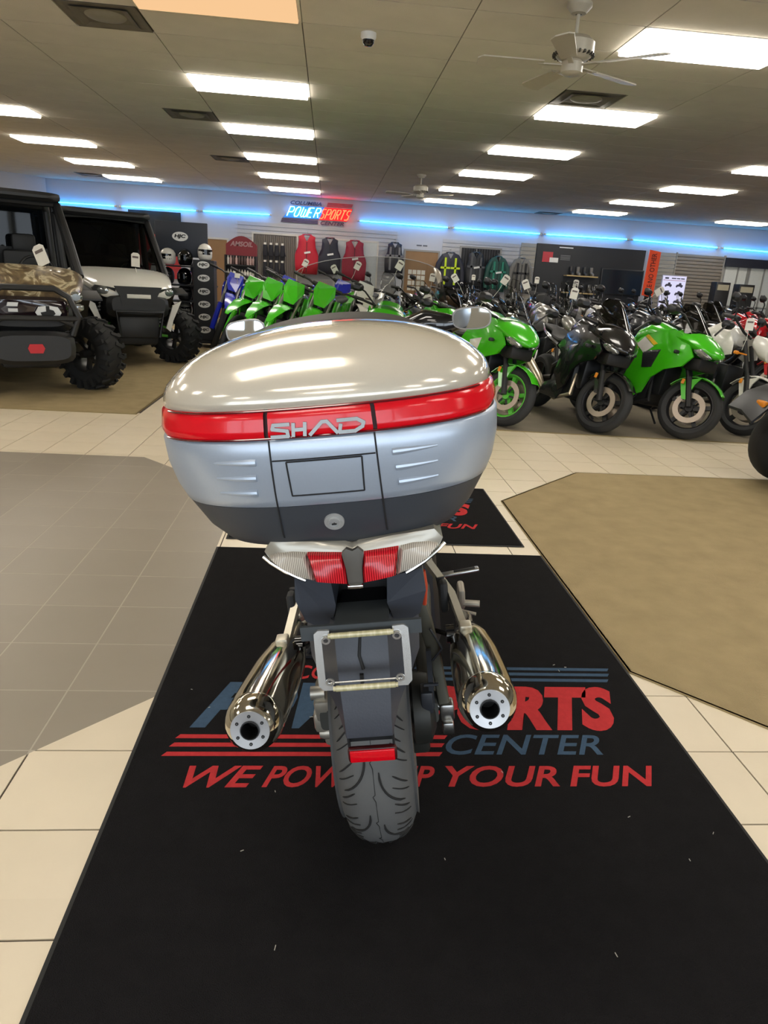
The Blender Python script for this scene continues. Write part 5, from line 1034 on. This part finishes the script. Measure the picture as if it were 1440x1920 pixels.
# hanging vests, jackets
def garment(label, x, z, w_, h_, mt, sleeves=False, tagc=True, y=YW-.25, neck=.3, cat='vest', trim=None, hanger=True):
    t = thing('hanging_jacket' if sleeves else 'hanging_vest', label, cat, (x, y, z)); m = MB(); a = w_/2
    R = [(.90, -1), (.96, -.75), (.98, -.5), (.92, -.42), (.74, -.28), (.68, -.10), (.70, .0), (.36, .05)]
    if sleeves: R = [(.90, -1), (.94, -.75), (.95, -.45), (.92, -.28), (.88, -.10), (.74, .0), (.34, .05)]
    ol = [(u*a, v*h_) for u, v in R]+[(.20*a, -.05*h_), (0, -.16*h_), (-.20*a, -.05*h_)]+[(-u*a, v*h_) for u, v in reversed(R)]
    def fy(x, z): return -.03-.085*max(0, 1-(x/a)**2)**.6*min(1, (.12*h_-z)/(.3*h_)) 
    n = len(ol); mid = [(x*.55, z*.86-.07*h_) for x, z in ol]
    A = [V(x, .05, z) for x, z in ol]; B = [V(x, -.03, z) for x, z in ol]; Cc = [V(x, fy(x, z), z) for x, z in mid]
    m.add(A+B+Cc, [tuple(range(n))]+[(q, (q+1) % n, n+(q+1) % n, n+q) for q in range(n)]+[(n+q, n+(q+1) % n, 2*n+(q+1) % n, 2*n+q) for q in range(n)]+[tuple(range(2*n, 3*n))])
    if sleeves:
        for s in (-1, 1): m.tube([(s*a*.6, 0, -.06), (s*a*.98, 0, -h_*.3), (s*a*1.15, -.02, -h_*.62), (s*a*1.18, -.04, -h_*.9)], [.075, .085, .075, .055], 10)
    m.build('body', mt, t, 60)
    m = MB(); m.tube([(.36*a, .0, .05*h_), (.20*a, -.05, -.05*h_), (0, -.08, -.16*h_), (-.20*a, -.05, -.05*h_), (-.36*a, 0, .05*h_), (0, .05, .06*h_), (.36*a, 0, .05*h_)], .02, 8); m.build('collar', mt, t, 60)
    m = MB(); m.box((0, -.115, -h_*.55), (.014, .015, h_*.8)); m.build('zip', DRK, t, 0)
    if trim is not None:
        m = MB(); m.box((0, -.10, -h_*.40), (w_*.86, .04, .05)); m.box((-a*.45, -.105, -h_*.5), (.05, .03, h_*.8)); m.box((a*.45, -.105, -h_*.5), (.05, .03, h_*.8)); m.build('trim_stripes', trim, t, 0)
    if tagc: m = MB(); m.box((.02, -.125, -h_*.42), (.16, .006, .045), Matrix.Rotation(-.2, 3, 'Y')); m.build('label_patch', LOGO, t, 0)
    if hanger:
        m = MB(); m.tube([(-.16, 0, -.01), (0, 0, .06), (.16, 0, -.01)], .008, 6); m.tube([(0, 0, .06), (.0, .0, .11), (.02, .1, .13), (0, .24, .12)], .006, 6); m.build('hanger', STEEL, t)
    return t
garment('bright red vest hanging below the neon sign', -.63, 2.20, .62, .92, mat('red_vest', 'b3122a', .6, var=.12)); garment('black vest between the red vest and the dark red vest', -.03, 2.16, .60, .85, mat('black_vest', '202230', .6)); garment('dark red vest right of the black vest', .62, 2.13, .66, .95, mat('dark_red_vest', '8a1430', .6, var=.2))
garment('black vest with light straps hanging alone left of the brown notice board', 1.68, 2.16, .52, .72, mat('black_vest', '202230'), trim=mat('grey_trim_cloth', '6d6e74', .7), tagc=False)
HV = mat('hi_vis_yellow', 'b9d21e', .6)
garment('black and hi-vis yellow riding jacket right of the brown notice board', 3.18, 2.0, .60, .85, mat('black_vest', '202230'), True, False, trim=HV, cat='jacket'); garment('black padded protector vest in front of the barred opening', 3.87, 2.05, .55, .8, mat('protector_black', '26282c', .5), False, True, trim=mat('protector_grey', '4a4c50', .5))
garment('dark green and black jacket in front of the barred opening', 4.48, 1.98, .50, .85, mat('dark_green_cloth', '17473f', .6), True, True, trim=mat('teal_cloth', '1f7a64', .6), cat='jacket'); garment('grey and black jacket next to the beige slatwall strip', 5.12, 1.98, .50, .85, mat('grey_jacket', '6d6b66', .6, var=.3), True, False, trim=DRK, cat='jacket')
# black display wall with TV and boot shelves
dw = thing('display_wall', 'tall black display wall with a small red emblem, under the neon tubes on the right', 'display', (5.55, YW, 0)); MB().bx(0, 3.05, -.06, 0, 0, 2.44).build('panel', mat('display_black', '1b1c1f', .5), dw, 0)
m = MB(); m.bx(.18, .46, -.07, -.055, 1.98, 2.24); m.build('red_emblem', mat('emblem_red', 'b8303a', .5), dw, 0); m = MB(); m.bx(.38, .62, -.075, -.055, 1.98, 2.10); m.bx(.62, 1.0, -.07, -.055, 2.36, 2.385); m.build('white_emblem', LOGO, dw, 0)
for k in range(4): MB().bx(.68, .95, -.066, -.06, 2.06+.035*k, 2.072+.035*k).build('caption_line', mat('caption_grey', '77777a', .6), dw, 0)
for zz, lb in ((1.68, 'upper'), (1.24, 'lower')):
    s_ = tag(MB().bx(6.38, 7.25, YW-.36, YW-.06, zz-.03, zz).build('wall_shelf', mat('pale_wood_edge', 'b39a6a', .6), smooth=0), '%s wooden shelf with boots on the black display wall' % lb, 'shelf', 'boot shelves')
    for k in range(4):
        m = MB(); m.loft([ring((0, y, z), (1, 0, 0), (0, .3, 1), a, b, 2.4, 12) for y, z, a, b in [(-.11, .03, .03, .025), (-.05, .045, .042, .04), (.03, .06, .042, .05), (.08, .09, .045, .06)]]); m.tube([(0, .06, .08), (0, .07, .17), (0, .075, .22)], [.045, .048, .05], 12); o = m.build('boot', mat('boot_%d' % (k % 2), ['2e2d2c', '6b665f'][k % 2], .5)); o.location = (6.55+.19*k, YW-.2, zz+.001); tag(o, '%s riding boot, %s from the left on the %s shelf' % (['dark', 'grey'][k % 2], OR[k], lb), 'boot', 'riding boots on the display wall')
tv = thing('television', 'large dark switched-off television on the black display wall', 'television', (8.02, YW-.12, 1.58)); MB().bx(-.60, .60, 0, .05, -.34, .34, 0, .01).build('casing', SATIN, tv); MB().bx(-.57, .57, -.006, .002, -.31, .31).build('screen', mat('tv_screen', '1c232b', .15), tv, 0)
m = MB(); wp(m, [(-.15, 1.28), (.15, 1.24), (.17, 2.36), (-.13, 2.40)], -.03, 0); ob = m.build('vertical_sign', mat('orange_sign', 'f5501e', .5), smooth=0); ob.location = (8.30, 18.5, -.0); tag(ob, 'tall bright orange vertical sign with dark lettering in front of the black display', 'sign')
m = MB(); put_text(m, 'LIKE NO OTHER', (.07, -.033, 1.30), V(0.0, 0, 1), V(-1, 0, 0), 1.02, .13, 0, .01, .004); m.build('sign_lettering', mat('sign_dark_red', '5a1208', .6), ob, 0); m = MB(); m.bx(-.05, .05, 0, .03, .006, 1.3); m.bx(-.25, .25, -.15, .2, .006, .03); m.build('stand', SATIN, ob, 0)
pn = thing('poster_screen', 'bright white poster screen with rows of small vehicle pictures right of the orange sign', 'screen', (8.97, 18.5, 0)); MB().bx(-.33, .33, 0, .05, .6, 1.82, 0, .01).build('casing', mat('pale_casing', 'c9c6d6', .5), pn); MB().bx(-.315, .315, -.004, .001, .62, 1.80).build('lit_face', glow('lit_poster', (.74, .72, .95, 1), 1.0), pn, 0)
m = MB(); m.bx(-.26, -.16, -.008, -.003, 1.725, 1.765).bx(-.08, .04, -.008, -.003, 1.732, 1.758).bx(.06, .15, -.008, -.003, 1.732, 1.758).bx(.17, .27, -.008, -.003, 1.732, 1.758); m.build('heading_lettering', mat('poster_ink', '4a4a62', .6), pn, 0); MB().bx(-.3, .3, -.007, -.003, 1.69, 1.70).build('red_line', mat('emblem_red', 'b8303a'), pn, 0)
im = MB(); wp(im, [(-.09, 0), (-.06, .05), (-.02, .05), (0, .09), (.05, .09), (.06, .05), (.10, .04), (.10, 0), (.07, -.03), (.03, 0), (-.03, 0), (-.06, -.03)], -.008, -.004); ime = im.mesh('vehicle_picture', mat('poster_ink', '4a4a62'), 0)
for r in range(5):
    for c in range(2): part(pn, 'vehicle_picture', ime).location = (-.15+.3*c, 0, 1.55-.2*r)
MB().bx(-.04, .04, .05, .1, .03, .7).bx(-.25, .25, -.1, .25, .006, .03).build('stand', SATIN, pn, 0)
# roller shutter
rs = thing('roller_shutter', 'grey roller shutter right of the white poster screen', 'shutter', (9.52, YW, 0)); sm = MB().prism([(0, 0), (-.02, .02), (-.02, .07), (0, .085)], lambda u, v, d: V(d, u-.01, v), 0, 1.36).mesh('slat', mat('shutter_slat', '857c70', .5), 0)
for k in range(27): part(rs, 'slat', sm).location = (0, 0, k*.09)
MB().bx(-.03, 0, -.06, 0, 0, 2.45).build('rail', SLAT, rs, 0); MB().bx(1.36, 1.40, -.06, 0, 0, 2.45).build('rail', SLAT, rs, 0)
# bright glazed front at far right: three windows
PANE = mat('bright_pane', 'd6d8d2', .2); GF = mat('grey_window_frame', '8f8f8a', .5)
for k, (a, b) in enumerate([(10.98, 11.62), (11.72, 12.42), (12.52, 13.2)]):
    wn = struct(framed('window_%d' % (k+1), '', '', a, b, .1, 2.18, PANE, GF)); del wn['label'], wn['category']
    MB().bx((b-a)*.55, (b-a)*.55+.04, -.03, -.01, 0, 2.08).build('mullion', GF, wn, 0); MB().bx(0, b-a, -.03, -.01, 1.0, 1.04).build('mullion', GF, wn, 0)
tag(MB().bx(10.9, 13.4, YW-.12, YW-.05, 2.17, 2.40).build('fascia_board', mat('navy_board', '20222e', .6), smooth=0), 'dark navy board above the bright windows at the far right', 'board')
def kiosk(label, x, y, wd, ht):
    t = thing('display_stand', label, 'display stand', (x, y, .006)); MB().bx(-wd/2, wd/2, -.15, .15, 0, ht, 0, .01).build('body', SATIN, t); MB().bx(-wd*.4, wd*.4, -.156, -.148, ht-.2, ht-.06).build('label_panel', mat('kiosk_label', 'b3ab92', .6), t, 0)
    for k in range(3): MB().bx(-wd*.42, wd*.42, -.17, -.148, .5+.3*k, .52+.3*k).build('shelf_edge', STEEL, t, 0)
kiosk('dark display stand with pale label beside the roller shutter', 10.25, 18.5, .38, 1.72); kiosk('dark display stand with tan label in front of the bright windows', 10.9, 18.5, .42, 1.70)
# ================================================================ PRICE TAGS (card on a wire, each a thing)
tgb = MB(); tgb.prism([(-.05, -.07), (.05, -.07), (.05, .05), (.025, .068), (-.025, .068), (-.05, .05)], lambda u, v, d: V(u, d, v), -.0015, .0015); tme = tgb.mesh('price_tag', PAPER, 0)
pme = MB().bx(-.035, .035, -.003, -.0016, .015, .035).mesh('printed_line', mat('tag_ink', '6b5f5a', .7), 0); wme = MB().tube([(0, 0, -.08), (.01, .02, -.16), (.0, .05, -.30)], .003, 5).mesh('string', PAPER, 60)
def ptag(label, loc, tilt, rz=0, s=1.):
    t = bpy.data.objects.new('price_tag', tme); COL.objects.link(t); t.location = loc; t.rotation_euler = (0, rad(tilt), rad(rz)); t.scale = (s, s, s); part(t, 'printed_line', pme); part(t, 'string', wme); tag(t, label, 'price tag', 'price tags on the vehicles')
for lb, lc, ti, s in [('white price tag leftmost above the windscreen of the silver motorcycle', (-.352, 10.5, 1.464), 25, .9), ('white price tag seen in the middle of the silver motorcycle windscreen', (.06, 10.8, 1.411), -30, 1), ('white price tag in the right part of the silver motorcycle windscreen', (.394, 10.6, 1.474), 25, 1),
    ('large white price tag in front of the white dirt bike', (.496, 9.3, 1.035), 8, 1.3), ('small white price tag on the blue sport motorcycle beside the bottle shelf', (-1.495, 12.0, 1.242), 5, 1), ('white price tag left of the brown notice board', (.851, 9, 1.494), 28, 1), ('white price tag just right of the notice board cards', (1.687, 12.0, 1.381), 8, 1.1),
    ('white price tag low in front of the notice board, above the right mirror mount', (1.138, 8.3, 1.121), -18, 1.1), ('white price tag beneath the hi-vis jacket', (1.752, 10.2, 1.389), -35, 1), ('small white price tag between the hi-vis jacket and the protector vest', (2.254, 11.4, 1.419), 0, .7), ('white price tag tilted right beneath the green jacket', (2.574, 10.6, 1.41), 30, 1.2),
    ('white price tag tilted left beneath the grey jacket', (2.723, 10, 1.364), -25, 1.1), ('small white price tag at the left edge of the black display wall', (3.449, 12.0, 1.444), 0, .9), ('white price tag just above the right mirror of the silver motorcycle', (1.96, 9, 1.174), 30, 1.1), ('white price tag in front of the lower boot shelf', (3.192, 9.3, 1.289), 8, 1.2),
    ('small white price tag between the two boot shelves', (3.745, 10.9, 1.418), 5, 1), ('white price tag at the foot of the orange vertical sign', (4.897, 10.5, 1.385), 55, 1.2), ('white price tag above the white naked motorcycle at the right edge', (4.139, 6.78, 1.12), 0, 1)]:
    ptag(lb, lc, ti, 0, s*.85)
ptag('white price tag on the bonnet of the camouflage vehicle', (-3.015, 7.95, 1.349), -22, -20, 1.5); ptag('white price tag on the windscreen of the pale grey vehicle', (-2.617, 10.15, 1.363), 3, -20, 1.3)
print('OBJECTS', len(bpy.data.objects), 'TRIS', sum(len(o.data.polygons)*2 for o in bpy.data.objects if o.type == 'MESH'))
